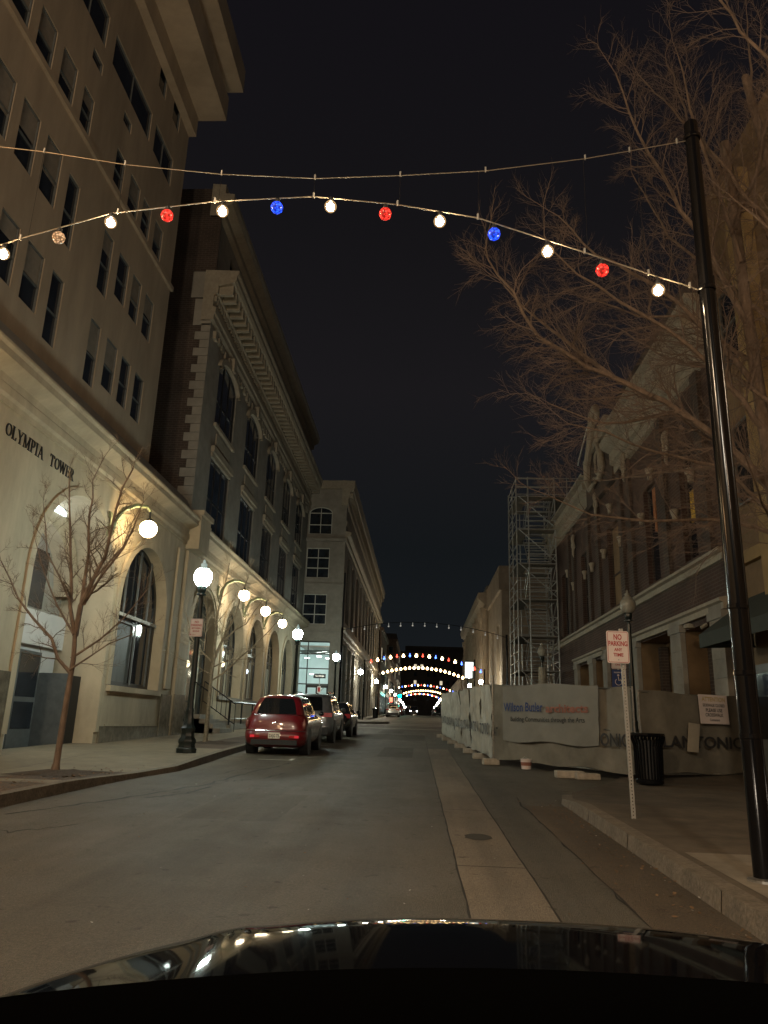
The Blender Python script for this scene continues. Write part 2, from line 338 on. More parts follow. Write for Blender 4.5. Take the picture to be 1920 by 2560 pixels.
def text(s, size, origin, u, v, m, name, parent, depth=0.004, width=None, bold=0.0, align='LEFT', weight=None):
    cu = bpy.data.curves.new('t', 'FONT'); cu.body = s; cu.size = 1.0; cu.extrude = 0; cu.offset = bold; cu.align_x = align; cu.resolution_u = 3
    ob = bpy.data.objects.new('t', cu); C.objects.link(ob)
    dg = bpy.context.evaluated_depsgraph_get(); me = bpy.data.meshes.new_from_object(ob.evaluated_get(dg))
    bpy.data.objects.remove(ob); bpy.data.curves.remove(cu)
    u = Vector(u).normalized(); v = Vector(v).normalized(); nrm = u.cross(v)
    xs = [p.co.x for p in me.vertices] or [0, 1]; w0 = max(xs)-min(xs); x0 = min(xs)
    sx = size if width is None else width/max(w0, 1e-6)
    r = parent; off = Vector((0, 0, 0))
    if r is not None:
        while r.parent: r = r.parent
        if not r.get('_proto'): off = Vector(r.location)
    o0 = Vector(origin)
    for p in me.vertices:
        x = (p.co.x-(x0 if width else 0))*sx
        p.co = o0+u*x+v*(p.co.y*size)+nrm*depth-off
    me.name = name; me.materials.clear(); me.materials.append(m)
    o = bpy.data.objects.new(name, me); C.objects.link(o)
    if parent is not None: o.parent = parent
    return o

# a wall plane: a = along wall, z = height, d = outwards
class Pl:
    def __init__(s, o, u, n): s.o = Vector(o); s.u = Vector(u).normalized(); s.n = Vector(n).normalized()
    def p(s, a, z, d=0.0): q = s.o+s.u*a+s.n*d; return Vector((q.x, q.y, z))
    def box(s, mb, a0, a1, z0, z1, d0, d1):
        c = s.p((a0+a1)/2, (z0+z1)/2, (d0+d1)/2); mb.obox(c, s.u, s.n, (0, 0, 1), abs(a1-a0)/2, abs(d1-d0)/2, abs(z1-z0)/2)
    def quad(s, mb, a0, a1, z0, z1, d=0.0): mb.face([s.p(a0, z0, d), s.p(a1, z0, d), s.p(a1, z1, d), s.p(a0, z1, d)])
def arcpts(a0, a1, zs, n=16, rz=None):
    c = (a0+a1)/2; r = (a1-a0)/2; rz = rz or r
    return [(c-r*math.cos(math.pi*i/n), zs+rz*math.sin(math.pi*i/n)) for i in range(n+1)]
def wall(mb, P, a0, a1, z0, z1, holes, depth=0.2, d=0.0):
    """holes: (a0,a1,z0,z1,arch_rise) arch_rise=0 for rectangles; z1 is the spring line when arched"""
    A = sorted({a0, a1, *[h[0] for h in holes], *[h[1] for h in holes]}); Z = sorted({z0, z1, *[h[2] for h in holes], *[h[3]+h[4] for h in holes]})
    A = [a for a in A if a0 <= a <= a1]; Z = [z for z in Z if z0 <= z <= z1]
    for i in range(len(A)-1):
        k = 0
        while k < len(Z)-1:
            ca = (A[i]+A[i+1])/2
            def inh(kk):
                cz = (Z[kk]+Z[kk+1])/2
                return any(h[0] < ca < h[1] and h[2] < cz < h[3]+h[4] for h in holes)
            if inh(k): k += 1; continue
            k2 = k
            while k2+1 < len(Z)-1 and not inh(k2+1): k2 += 1
            P.quad(mb, A[i], A[i+1], Z[k], Z[k2+1], d); k = k2+1
    for h in holes:
        ha, hb, hz0, hz1, rise = h[:5]; dep = h[5] if len(h) > 5 else depth
        if rise:
            pts = arcpts(ha, hb, hz1, 18, rise); top = hz1+rise
            for (pa, pz), (qa, qz) in zip(pts, pts[1:]):
                mb.face([P.p(pa, pz, d), P.p(qa, qz, d), P.p(qa, top, d), P.p(pa, top, d)])
                mb.face([P.p(pa, pz, d), P.p(qa, qz, d), P.p(qa, qz, d-dep), P.p(pa, pz, d-dep)])
        else:
            mb.face([P.p(ha, hz1, d), P.p(hb, hz1, d), P.p(hb, hz1, d-dep), P.p(ha, hz1, d-dep)])
        mb.face([P.p(ha, hz0, d), P.p(hb, hz0, d), P.p(hb, hz0, d-dep), P.p(ha, hz0, d-dep)])
        mb.face([P.p(ha, hz0, d), P.p(ha, hz1, d), P.p(ha, hz1, d-dep), P.p(ha, hz0, d-dep)])
        mb.face([P.p(hb, hz0, d), P.p(hb, hz1, d), P.p(hb, hz1, d-dep), P.p(hb, hz0, d-dep)])
def archface(mb, P, a0, a1, z0, zs, rise, d):
    pts = [(a0, z0), (a1, z0)]+[(a, z) for a, z in arcpts(a0, a1, zs, 18, rise)][::-1]
    mb.face([P.p(a, z, d) for a, z in pts])
def archring(mb, P, a0, a1, zs, w, d0, d1, rise=None, n=18):
    rise = rise or (a1-a0)/2
    pi = arcpts(a0, a1, zs, n, rise); po = arcpts(a0-w, a1+w, zs, n, rise+w)
    for i in range(n):
        q = [P.p(*pi[i], d1), P.p(*pi[i+1], d1), P.p(*po[i+1], d1), P.p(*po[i], d1)]; mb.face(q)
        mb.face([P.p(*po[i], d1), P.p(*po[i+1], d1), P.p(*po[i+1], d0), P.p(*po[i], d0)])
        mb.face([P.p(*pi[i], d1), P.p(*pi[i+1], d1), P.p(*pi[i+1], d0), P.p(*pi[i], d0)])
def band(mb, P, a0, a1, prof):
    """prof: list of (d, z) outline extruded along the wall"""
    for (d0, z0), (d1, z1) in zip(prof, prof[1:]): mb.face([P.p(a0, z0, d0), P.p(a1, z0, d0), P.p(a1, z1, d1), P.p(a0, z1, d1)])
    mb.face([P.p(a0, z, d) for d, z in prof]); mb.face([P.p(a1, z, d) for d, z in prof][::-1])
def window(P, a0, a1, z0, z1, parent, glass, frame, depth=0.2, sash=(0.5,), vert=(), fw=0.05, blindm=None, rise=0, name='window'):
    f = MB(); d = -depth
    P.box(f, a0, a0+fw, z0, z1, d, d+0.06); P.box(f, a1-fw, a1, z0, z1, d, d+0.06)
    P.box(f, a0+fw, a1-fw, z0, z0+fw, d, d+0.06); 
    if not rise: P.box(f, a0+fw, a1-fw, z1-fw, z1, d, d+0.06)
    else: archring(f, P, a0+fw, a1-fw, z1, fw, d, d+0.06, rise-fw)
    for q in sash: zz = z0+(z1-z0)*q; P.box(f, a0+fw, a1-fw, zz-fw*0.5, zz+fw*0.5, d+0.003, d+0.05)
    for q in vert: aa = a0+(a1-a0)*q; P.box(f, aa-fw*0.4, aa+fw*0.4, z0+fw, z1-(0 if rise else fw)+rise*0.8, d+0.001, d+0.045)
    o = f.build(name, frame, parent)
    g = MB()
    if rise: archface(g, P, a0, a1, z0, z1, rise, d+0.012)
    else: P.quad(g, a0, a1, z0, z1, d+0.012)
    g.build('pane', glass, o)
    if blindm:
        b = MB(); P.quad(b, a0+fw, a1-fw, z1-(z1-z0)*blindm[1], z1-fw, d+0.016); b.build('blind', blindm[0], o)
    return o

# ================================================================== ground, road, pavements
def strip(x0f, x1f, ys, dz=0.0, nx=1):
    mb = MB(); rows = []
    for y in ys:
        a = x0f(y) if callable(x0f) else x0f; b = x1f(y) if callable(x1f) else x1f
        row = []
        for i in range(nx+1):
            mb.v.append(Vector((a+(b-a)*i/nx, y, G(y)+(dz(y) if callable(dz) else dz)))); row.append(len(mb.v)-1)
        rows.append(row)
    for r0, r1 in zip(rows, rows[1:]):
        for i in range(nx): mb.f.append((r0[i], r0[i+1], r1[i+1], r1[i]))
    return mb
def fr(a, b, st):
    n = max(1, round((b-a)/st)); return [a+(b-a)*i/n for i in range(n+1)]
ysall = fr(-60, 120, 6)+fr(122, 185, 3)+fr(190, 300, 10)+fr(350, 1500, 100)
struct('ground', strip(-500, 500, ysall, -0.03, 4), mat('dark_ground', (0.05, 0.045, 0.04), 0.95, 0.3, 0.5))
struct('road', strip(-6.5, 10.0, ysall, 0.0, 8), asphalt)
def lerp(x, pts):
    if x <= pts[0][0]: return pts[0][1]
    for (a, fa), (b, fb) in zip(pts, pts[1:]):
        if x <= b: return fa+(fb-fa)*(x-a)/(b-a)
    return pts[-1][1]
KL = [(-60,-5.25),(9,-5.25),(12.5,-5.15),(14.1,-5.02),(15.4,-4.78),(17,-4.80),(20,-4.98),(23,-5.12),(57,-5.2),(60.0,-5.0),(61.5,-3.4),(63.0,-2.6),(66,-2.6),(68.5,-3.3),(71,-5.0),(300,-5.2)]
kl = lambda y: lerp(y, KL)
KR = [(-60,2.25),(12.4,2.20),(14,2.5),(16,3.6),(18,4.6),(48,4.8),(52,6.0),(60,6.3),(80,5.6),(110,4.6),(300,4.5)]
kr = lambda y: lerp(y, KR)
HR = lambda y: lerp(y, [(11.2,0.15),(12.8,0.05),(13.6,0.012),(16.5,0.012),(18,0.15)])
HL = lambda y: lerp(y, [(11.5,0.15),(14.0,0.075),(15.4,0.10),(17.2,0.15)])
ysL = fr(-40, 11.5, 3)+[12.0,12.5,13,13.5,14.1,14.8,15.4,16.2,17.2,18.5,20,21.5,23]+fr(26, 57, 3)+[60,61.5,63,66,68.5,71]+fr(74, 300, 6)
struct('sidewalk_left', strip(-9.6, lambda y: kl(y)-0.17, ysL, lambda y: HL(y), 3), walkmat)
mb = strip(lambda y: kl(y)-0.17, kl, ysL, lambda y: HL(y)+0.004)
rows = strip(kl, lambda y: kl(y)+0.012, ysL, 0)
for i, y in enumerate(ysL[:-1]):
    y2 = ysL[i+1]; mb.face([(kl(y), y, G(y)+HL(y)+0.004), (kl(y2), y2, G(y2)+HL(y2)+0.004), (kl(y2)+0.02, y2, G(y2)-0.05), (kl(y)+0.02, y, G(y)-0.05)])
struct('kerb_left', mb, granite)
ysR = fr(-40, 10.5, 2.5)+[11.2,12,12.8,13.6,14,15,16,16.5,17.3,18]+fr(21, 48, 3)+[50,52,56]
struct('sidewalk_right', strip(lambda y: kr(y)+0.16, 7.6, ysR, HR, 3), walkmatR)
mb = MB()
for y, y2 in zip(ysR, ysR[1:]):
    if y > 13.5: break
    for k in range(4):                                  # split-faced granite kerb stones, slightly uneven
        ya = y+(y2-y)*k/4; yb = y+(y2-y)*(k+1)/4; j = 0.004*math.sin(ya*37.1)
        mb.face([(kr(ya)+0.165, ya, G(ya)+HR(ya)+0.004), (kr(yb)+0.165, yb, G(yb)+HR(yb)+0.004), (kr(yb)+j, yb, G(yb)+HR(yb)+0.004), (kr(ya)+j, ya, G(ya)+HR(ya)+0.004)])
        mb.face([(kr(ya)+j, ya, G(ya)+HR(ya)+0.004), (kr(yb)+j, yb, G(yb)+HR(yb)+0.004), (kr(yb)-0.02+j, yb, G(yb)-0.05), (kr(ya)-0.02+j, ya, G(ya)-0.05)])
struct('kerb_right', mb, granite)
struct('sidewalk_far_right', strip(lambda y: kr(y), 9.2, fr(84, 300, 6), 0.15, 2), walkmat)
mb = MB()
for y, y2 in zip(fr(84, 296, 6), fr(90, 300, 6)): mb.face([(kr(y), y, G(y)+.154), (kr(y2), y2, G(y2)+.154), (kr(y2)-.02, y2, G(y2)-.05), (kr(y)-.02, y, G(y)-.05)])
mb.face([(kr(84), 84, G(84)+.154), (9.2, 84, G(84)+.154), (9.2, 84, G(84)-.05), (kr(84), 84, G(84)-.05)])
struct('kerb_far_right', mb, granite)
seam_ = mat('seam_tar', (0.03, 0.027, 0.022), 0.75)
edgeL = lambda y: lerp(y, [(5,0.37),(10,0.345),(27,0.27)])+0.004*math.sin(y*3.3)
struct('road', strip(lambda y: edgeL(y)-.014-.006*math.sin(y*9), lambda y: edgeL(y)+.002, fr(-8, 33, .3), .0062, 1), seam_)
struct('road', strip(lambda y: .963+.004*math.sin(y*2.1), lambda y: .978+.004*math.sin(y*2.1)+.005*math.sin(y*11), fr(-8, 24, .3), .0062, 1), seam_)
struct('road', strip(lambda y: 1.545+.006*math.sin(y*5), lambda y: 1.558+.007*math.sin(y*4+1), fr(-8, 12, .3), .0062, 1), seam_)
for y_ in (7.35, 11.2, 16.4): struct('road', strip(lambda y: edgeL(y), .965, [y_, y_+.02], .0064, 1), seam_)
rnd = random.Random(3)
def wob(x, a=0.012): return lambda y: x+a*math.sin(y*2.3)+a*0.6*math.sin(y*7.1+1)
struct('road', strip(lambda y: lerp(y, [(5,0.37),(10,0.345),(27,0.27)])+0.004*math.sin(y*3.3), lambda y: 0.965+0.004*math.sin(y*2.1), fr(-8, 27, 0.5), 0.005, 2), concrete_patch)
struct('road', strip(lambda y: 1.55+0.015*math.sin(y*3.3), lambda y: min(2.3, kr(y)-0.02), fr(-8, 12.0, 0.5), 0.0045, 2), asphaltmat('gutter_asphalt', (0.122, 0.098, 0.070), (0.14, 0.108, 0.075), .7))
struct('road', strip(-3.0, 0.24, [33, 34, 36, 39.5], 0.0045, 1), patchmat)
struct('road', (lambda m: (m.face([(0.66+0.15*math.cos(t*math.pi/8)*(1+0.1*math.sin(3*t)), 8.95+0.22*math.sin(t*math.pi/8), G(8.95+0.22*math.sin(t*math.pi/8))+0.009) for t in range(16)]), m)[1])(MB()), mat('stain', (0.05, 0.045, 0.035), 0.7))
patchmat2 = asphaltmat('road_patch_grey', (0.096, 0.090, 0.074), (0.112, 0.104, 0.084), .66)
# cracks in the old asphalt
def crack(pts, wd, seed):
    r = random.Random(seed); m = MB(); P = []
    for (a, b) in zip(pts, pts[1:]):
        for k in range(9): t = k/9; P.append((a[0]+(b[0]-a[0])*t+r.uniform(-.05, .05), a[1]+(b[1]-a[1])*t+r.uniform(-.09, .09)))
    for (x0, y0), (x1, y1) in zip(P, P[1:]):
        L = math.hypot(x1-x0, y1-y0) or 1; nx, ny = -(y1-y0)/L, (x1-x0)/L; ww = wd*r.uniform(.3, 1.2)
        m.face([(x0-nx*ww, y0-ny*ww, G(y0)+.0035), (x0+nx*ww, y0+ny*ww, G(y0)+.0035), (x1+nx*ww, y1+ny*ww, G(y1)+.0035), (x1-nx*ww, y1-ny*ww, G(y1)+.0035)])
    return m
crm = mat('crack_filler', (0.022, 0.020, 0.018), 0.7)
for i, (p, wd) in enumerate([([(-4.9,9.2),(-4.2,11.0),(-3.6,13.2),(-3.35,16),(-3.0,19)], .030), ([(-3.7,12.8),(-3.3,14),(-2.9,14.6),(-2.7,16)], .022), ([(-3.9,11.2),(-3.5,12),(-3.4,13.1)], .03), ([(-1.2,3.4),(-1.25,3.7),(-1.18,3.9)], .014), ([(-5.0,8.3),(-4.2,8.1),(-3.7,8.9)], .018), ([(-4.3,12.2),(-3.6,12.0),(-2.9,12.7)], .012), ([(1.56,13),(1.57,8),(1.56,3)], .012), ([(-4.6,14.6),(-3.9,15.2),(-3.6,16.9)], .02)]):
    struct('road', crack(p, wd, i), crm)
for x0_, x1_, y0_, y1_ in ((-2.9, -1.7, 9.5, 12.3), (-1.2, -.2, 22, 27), (-2.2, -.9, 41, 47)):
    struct('road', strip(x0_, x1_, fr(y0_, y1_, 1.0), 0.0028, 1), patchmat2 if (y0_ < 20) else patchmat)
# painted markings
def paintbox(x0, x1, y0, y1, dz=0.006): return strip(x0, x1, fr(y0, y1, 2), dz)
struct('road_marking', paintbox(-5.0, 6.0, 59.2, 59.7), paint)
struct('road_marking', strip(-5.1, 5.0, [49.7, 50.1], 0.006), paint)
struct('road_marking', paintbox(-4.0, -3.15, 19.35, 19.45), paint)
struct('road_marking', paintbox(-3.25, -3.15, 19.45, 19.95), paint)
struct('road_marking', paintbox(-4.0, -3.1, 26.6, 26.7), paint)
struct('road_marking', paintbox(-4.0, -3.1, 33.1, 33.2), paint)
struct('road_marking', paintbox(-2.4, 1.8, 63.5, 64.1), paint)
m = MB(); m.face([(-1.75, 64.6, G(64.6)+.006), (-1.55, 64.6, G(64.6)+.006), (-2.2, 100, G(100)+.006), (-2.32, 100, G(100)+.006)])
jm = mat('joint_line', (0.05, 0.043, 0.033), 0.9)
m = MB()
for k in range(60):
    y = 1.2+1.52*k
    if y > 56: break
    if y < 14 or y > 20: m.face([(-8.85, y, G(y)+HL(y)+.002), (kl(y)-1.36 if (y < 14 or y > 20.5) else kl(y)-.18, y, G(y)+HL(y)+.002), (kl(y)-1.36 if (y < 14 or y > 20.5) else kl(y)-.18, y+.012, G(y)+HL(y)+.0022), (-8.85, y+.012, G(y)+HL(y)+.0022)])
    else: m.face([(-8.85, y, G(y)+HL(y)+.002), (kl(y)-.18, y, G(y)+HL(y)+.002), (kl(y)-.18, y+.012, G(y)+HL(y)+.0022), (-8.85, y+.012, G(y)+HL(y)+.0022)])
struct('sidewalk_left', m, jm)
struct('sidewalk_left', strip(-7.35, -7.338, ysL, lambda y: HL(y)+.0024), jm)
m = MB()
for k in range(14):
    y = .8+1.55*k
    if y < 15.5: m.face([(kr(y)+.17, y, G(y)+HR(y)+.002), (7.3, y, G(y)+HR(y)+.002), (7.3, y+.014, G(y)+HR(y)+.0022), (kr(y)+.17, y+.014, G(y)+HR(y)+.0022)])
struct('sidewalk_right', m, jm)
struct('sidewalk_right', strip(4.35, 4.362, [y for y in ysR if y < 15.2], lambda y: HR(y)+.0024), jm)
struct('sidewalk_right', strip(2.45, 3.9, [5.4, 6.4, 7.6], lambda y: HR(y)+.004), mat('new_concrete', (0.26, 0.225, 0.175), .8, .2, 5, bump=.3, stain=.2))
# brick strip and tree pits beside the left kerb
for a, b in ((4.0, 14.0), (20.5, 56)):
    ys = fr(a, b, 1.0) if a < 5 else fr(a, b, 3)
    struct('pavement', strip(lambda y: kl(y)-1.35, lambda y: kl(y)-0.175, ys, lambda y: HL(y)+0.004, 1), paverm)
for yc in (13.2, 23.2, 37.5, 50.5):
    m = MB()
    for i in range(8):
        for j in range(8):
            def q(i, j):
                x = -6.75+1.25*i/8; y = yc-0.8+1.6*j/8; e = min(i, 8-i, j, 8-j)/4
                return (x, y, G(y)+HL(y)+0.008+0.05*e*(1+0.6*math.sin(i*2.3+j*1.7)))
            m.face([q(i, j), q(i+1, j), q(i+1, j+1), q(i, j+1)])
    struct('tree_pit', m, soil, True)
# small litter and fallen leaves
leafm = mat('dead_leaf', (0.20, 0.12, 0.06), 0.8, 0.3, 20)
m = MB(); r = random.Random(5)
def leaf(x, y, z, s):
    a = r.uniform(0, 6.28); u = Vector((math.cos(a), math.sin(a), r.uniform(-.3, .3)))*s; v = Vector((-math.sin(a), math.cos(a), r.uniform(-.4, .4)))*s*0.7
    c = Vector((x, y, z+s*0.4)); m.face([c-u, c-v, c+u, c+v])
for i in range(420):
    y = r.uniform(5, 15); leaf(kl(y)-0.2-abs(r.gauss(0, .6)), y, G(y)+HL(y)+.01, r.uniform(.015, .035))
for i in range(260):
    y = r.uniform(4, 12.5); leaf(kr(y)-abs(r.gauss(0, .28))-.02, y, G(y)+.008, r.uniform(.008, .026))
for i in range(200):
    y = r.uniform(3, 34); leaf(r.uniform(-4.8, 2.1), y, G(y)+.004, r.uniform(.006, .018))
tag(m.build('leaf_litter', leafm), None, None, None, 'stuff')
m = MB()
for i in range(70):
    y = r.uniform(4, 14); x = r.choice([kr(y)-abs(r.gauss(0, .3)), r.uniform(-4, 2)]); leaf(x, y, G(y)+.01, r.uniform(.006, .013))
tag(m.build('litter', mat('scrap_paper', (0.6, 0.58, 0.52), 0.7)), None, None, None, 'stuff')

# ================================================================== the tower building on the left
PG = Pl((-8.9, 0, 0), (0, 1, 0), (1, 0, 0)); PT = Pl((-9.6, 0, 0), (0, 1, 0), (1, 0, 0))
tw = thing('tower_building', 'tall cream rendered tower block rising over an arched stone street front', 'building', (-12, 16, 0.3))
Y0, Y1 = -18.0, 28.3
m = MB()
ph = (16.35, 20.90, 0.30, 4.58, 2.27, 1.5); wh = (21.5, 25.5, 2.18, 4.62, 2.0, 0.38)
ph2 = (8.6, 13.1, 0.1, 4.58, 2.27, 1.5)
wall(m, PG, Y0, Y1, -0.6, 7.85, [ph, wh, ph2])
m.build('street_front', limestone, tw)
m = MB()     # recessed back walls and mass
m.box(-24, -10.45, Y0, Y1, -0.6, 8.4); m.build('building_core', panelwhite, tw)
m = MB(); archring(m, PG, 16.35, 20.90, 4.58, 0.22, 0.0, 0.05); PG.box(m, 16.13, 16.35, 0.9, 4.58, 0, .05); PG.box(m, 20.9, 21.12, 0.9, 4.58, 0, .05)
archring(m, PG, 21.5, 25.5, 4.62, 0.26, 0.0, 0.06); PG.box(m, 21.24, 21.5, 2.2, 4.62, 0, .06); PG.box(m, 25.5, 25.76, 2.2, 4.62, 0, .06)
m.build('arch_moulding', limestone, tw)
m = MB()     # cornice between the street front and the tower
band(m, PG, Y0, Y1+0.2, [(0.0, 7.62), (0.06, 7.62), (0.06, 7.74), (0.12, 7.80), (0.12, 7.98), (0.08, 8.02), (0.10, 8.18), (0.34, 8.30), (0.42, 8.34), (0.42, 8.50), (0.48, 8.56), (0.48, 8.62), (-0.3, 8.66), (-0.3, 7.62)])
m.build('cornice', limestone, tw)
m = MB(); band(m, PG, Y0, 27.4, [(0.12, 8.655), (-0.25, 9.45), (-0.7, 9.50), (-0.7, 8.655)]); m.build('sloping_parapet', roofgrey, tw)
m = MB(); PG.box(m, 27.0, 28.3, 7.45, 8.75, 0.0, 0.5); PG.box(m, 27.1, 28.2, 0.4, 7.4, 0.0, 0.12); PG.box(m, 26.95, 28.35, 8.76, 8.95, -0.1, 0.6); m.build('end_pier', limestone, tw)
m = MB()     # plinth
for a, b in ((21.15, 27.1), (13.4, 16.1)): PG.box(m, a, b, 0.2, 1.05 if a > 20 else 2.2, 0.0, 0.06)
PG.box(m, 27.05, 28.3, 0.2, 2.15, 0.121, 0.17); PG.box(m, 25.9, 26.9, 0.2, 2.1, 0.061, 0.10); PG.box(m, Y0, 8.3, 0.0, 1.4, 0, .06)
m.build('plinth', polished, tw)
m = MB(); PG.box(m, 21.35, 25.65, 2.02, 2.18, 0.0, 0.14); PG.box(m, 21.5, 25.4, 1.95, 2.015, 0.0, 0.06); PG.box(m, 21.4, 25.5, 1.06, 1.12, 0.061, 0.09); m.build('window_sill', limestone, tw)
for q_ in ((26.2, 26.75, 2.3, 7.3), (13.9, 14.5, 2.3, 4.3)): m = MB(); PG.box(m, *q_, 0.0, 0.07); m.build('pilaster', limestone, tw)
f = window(PG, 21.5, 25.5, 2.18, 4.62, tw, glassdark, frameblk, 0.36, (), (), 0.16, None, 2.0, 'arched_window')
g = MB(); PG.box(g, 21.6, 25.4, 4.28, 4.38, -0.30, -0.20); g.build('transom', framewhite, f)
g = MB()
for a in (22.55, 23.55, 24.55): PG.box(g, a-.05, a+.05, 4.40, 6.35 if a != 23.55 else 6.5, -0.29, -0.25)
for a in (21.85, 23.75, 25.1): PG.box(g, a-.045, a+.045, 2.3, 4.27, -0.29, -0.25)
PG.box(g, 21.9, 23.7, 4.10, 4.16, -.29, -.25); g.build('mullion', framegrey, f)
g = MB(); PG.box(g, 21.72, 23.70, 2.32, 4.1, -0.345, -0.335); g.build('curtain', mat('grey_curtain', (0.10, 0.115, 0.11), 0.5, 0.3, 2.5, stretch=(1, 8, .5)), f)
# entrance porch: deep arch, panelled inner wall with doors, dark inner arch, fanlight
PD = Pl((-10.4, 0, 0), (0, 1, 0), (1, 0, 0))
for k, (a0, a1) in enumerate(((16.35, 20.9), (8.6, 13.1))):
    m = MB(); PD.box(m, a0-1.5, a1+1.5, 0.2, 3.05, 0.01, 0.12); PD.box(m, a0-1.5, a1+1.5, 3.06, 3.95, 0.01, 0.30); m.build('porch_panel', panelwhite, tw)
    m = MB(); PD.box(m, a0-1.5, a1+1.5, 3.96, 8.0, 0.01, 0.06); m.build('porch_back', limestone2, tw)
    m = MB(); archring(m, Pl((-9.9, 0, 0), (0, 1, 0), (1, 0, 0)), a0+.55, a1-.55, 4.5, .55, -0.45, 0.0); m.build('inner_arch', limestone, tw)
    m = MB(); a = a0+2.1; PD.box(m, a, a+1.3, 4.05, 5.6, .061, .12); m.build('porch_window', glassdark, tw)
    m = MB(); m.box(-9.9, -9.84, a0+2.38, a0+3.12, 6.58, 6.76); m.build('fanlight', fanlit, tw)
    lamp('porch_light', 'POINT', (-9.75, a0+1.3, 5.4), 60, (.86, .95, 1.0), .12)
    for j, (b0, b1) in enumerate(((a0+1.35, a0+2.1), (a0+2.55, a0+3.7))):
        d = MB(); PD.box(d, b0, b1, 0.35, 2.92, 0.121, 0.17); dd = d.build('door', framegrey, tw)
        g = MB(); PD.box(g, b0+.08, b1-.08, 1.75, 2.84, .171, .18); PD.box(g, b0+.08, b1-.08, .95, 1.62, .171, .18); g.build('door_glass', glassdark, dd)
    d = MB(); PD.box(d, a1-.72, a1+.1, 0.35, 2.36, .121, .95); dd = d.build('door', blackplastic, tw)
    g = MB(); PD.box(g, a1-.78, a1-.72, .35, 2.4, .121, .98); g.build('door_frame', framegrey, dd)
# lettering in serif capitals
def serif(mb, P, ch, a, z, h, d0, d1):
    t, s, sf = 0.145*h, 0.055*h, 0.15*h
    def st(x0, y0, x1, y1, w):
        L = math.hypot(x1-x0, y1-y0); nx, ny = -(y1-y0)/L*w/2, (x1-x0)/L*w/2
        q = [(x0-nx, y0-ny), (x0+nx, y0+ny), (x1+nx, y1+ny), (x1-nx, y1-ny)]
        F = [P.p(a+x, z+y, d1) for x, y in q]; B = [P.p(a+x, z+y, d0) for x, y in q]
        mb.face(F); [mb.face([F[i], F[(i+1) % 4], B[(i+1) % 4], B[i]]) for i in range(4)]
    def foot(x, y, w=None): w = w or sf*2.2; st(x-w/2, y, x+w/2, y, s*0.8)
    def arc(cx, cy, rx, ry, t0, t1, w0, w1, n=14):
        for i in range(n):
            A, B = t0+(t1-t0)*i/n, t0+(t1-t0)*(i+1)/n; mid = (A+B)/2
            w = w1+(w0-w1)*abs(math.cos(mid)); st(cx+rx*math.cos(A), cy+ry*math.sin(A), cx+rx*math.cos(B), cy+ry*math.sin(B), w)
    H = h; pi = math.pi
    if ch == 'O': arc(.42*H, .5*H, .34*H, .45*H, 0, 2*pi, t, s, 22); return .86*H
    if ch == 'L': st(.15*H, 0, .15*H, H, t); foot(.15*H, H); st(0, s/2, .62*H, s/2, s); st(.6*H, 0, .6*H, .25*H, s); return .72*H
    if ch == 'Y': st(.4*H, 0, .4*H, .48*H, t); st(.4*H, .45*H, .08*H, H, t); st(.4*H, .45*H, .72*H, H, s); foot(.4*H, 0); foot(.1*H, H); foot(.7*H, H, sf*1.6); return .84*H
    if ch == 'M':
        st(.12*H, 0, .12*H, H, s); st(.88*H, 0, .88*H, H, t); st(.14*H, H, .5*H, .05*H, t); st(.5*H, .05*H, .86*H, H, s); foot(.12*H, 0); foot(.88*H, 0); foot(.08*H, H); foot(.92*H, H); return 1.06*H
    if ch in 'PR':
        st(.16*H, 0, .16*H, H, t); foot(.16*H, 0); foot(.12*H, H); st(.16*H, H-s/2, .36*H, H-s/2, s); st(.16*H, .47*H, .36*H, .47*H, s); arc(.36*H, .73*H, .22*H, .26*H, -pi/2, pi/2, t, s, 10)
        if ch == 'R': st(.32*H, .47*H, .68*H, 0, t); foot(.7*H, 0, sf*1.5); return .84*H
        return .72*H
    if ch == 'I': st(.18*H, 0, .18*H, H, t); foot(.18*H, 0); foot(.18*H, H); return .42*H
    if ch == 'A': st(.08*H, 0, .4*H, H, s); st(.4*H, H, .74*H, 0, t); st(.2*H, .33*H, .62*H, .33*H, s); foot(.08*H, 0, sf*1.7); foot(.74*H, 0); return .86*H
    if ch == 'T': st(.38*H, 0, .38*H, H, t); foot(.38*H, 0); st(.04*H, H-s/2, .72*H, H-s/2, s); st(.05*H, H, .05*H, .76*H, s); st(.71*H, H, .71*H, .76*H, s); return .80*H
    if ch == 'W': st(.04*H, H, .3*H, 0, t); st(.3*H, 0, .5*H, H, s); st(.5*H, H, .76*H, 0, t); st(.76*H, 0, .98*H, H, s); foot(.06*H, H); foot(.5*H, H, sf*1.6); foot(.98*H, H, sf*1.6); return 1.1*H
    if ch == 'E': st(.15*H, 0, .15*H, H, t); st(0, s/2, .62*H, s/2, s); st(0, H-s/2, .6*H, H-s/2, s); st(.15*H, .52*H, .48*H, .52*H, s); st(.61*H, 0, .61*H, .22*H, s); st(.59*H, .78*H, .59*H, H, s); st(.48*H, .42*H, .48*H, .62*H, s); return .72*H
    return .45*H
m = MB(); a = 14.42; hh = 0.285
for ch in 'OLYMPIA TOWER':
    if ch == ' ': a += .30; continue
    a += serif(m, PG, ch, a, 7.03, hh, 0.0, 0.018)*1.0+.015
m.build('sign_lettering', frameblk, tw)
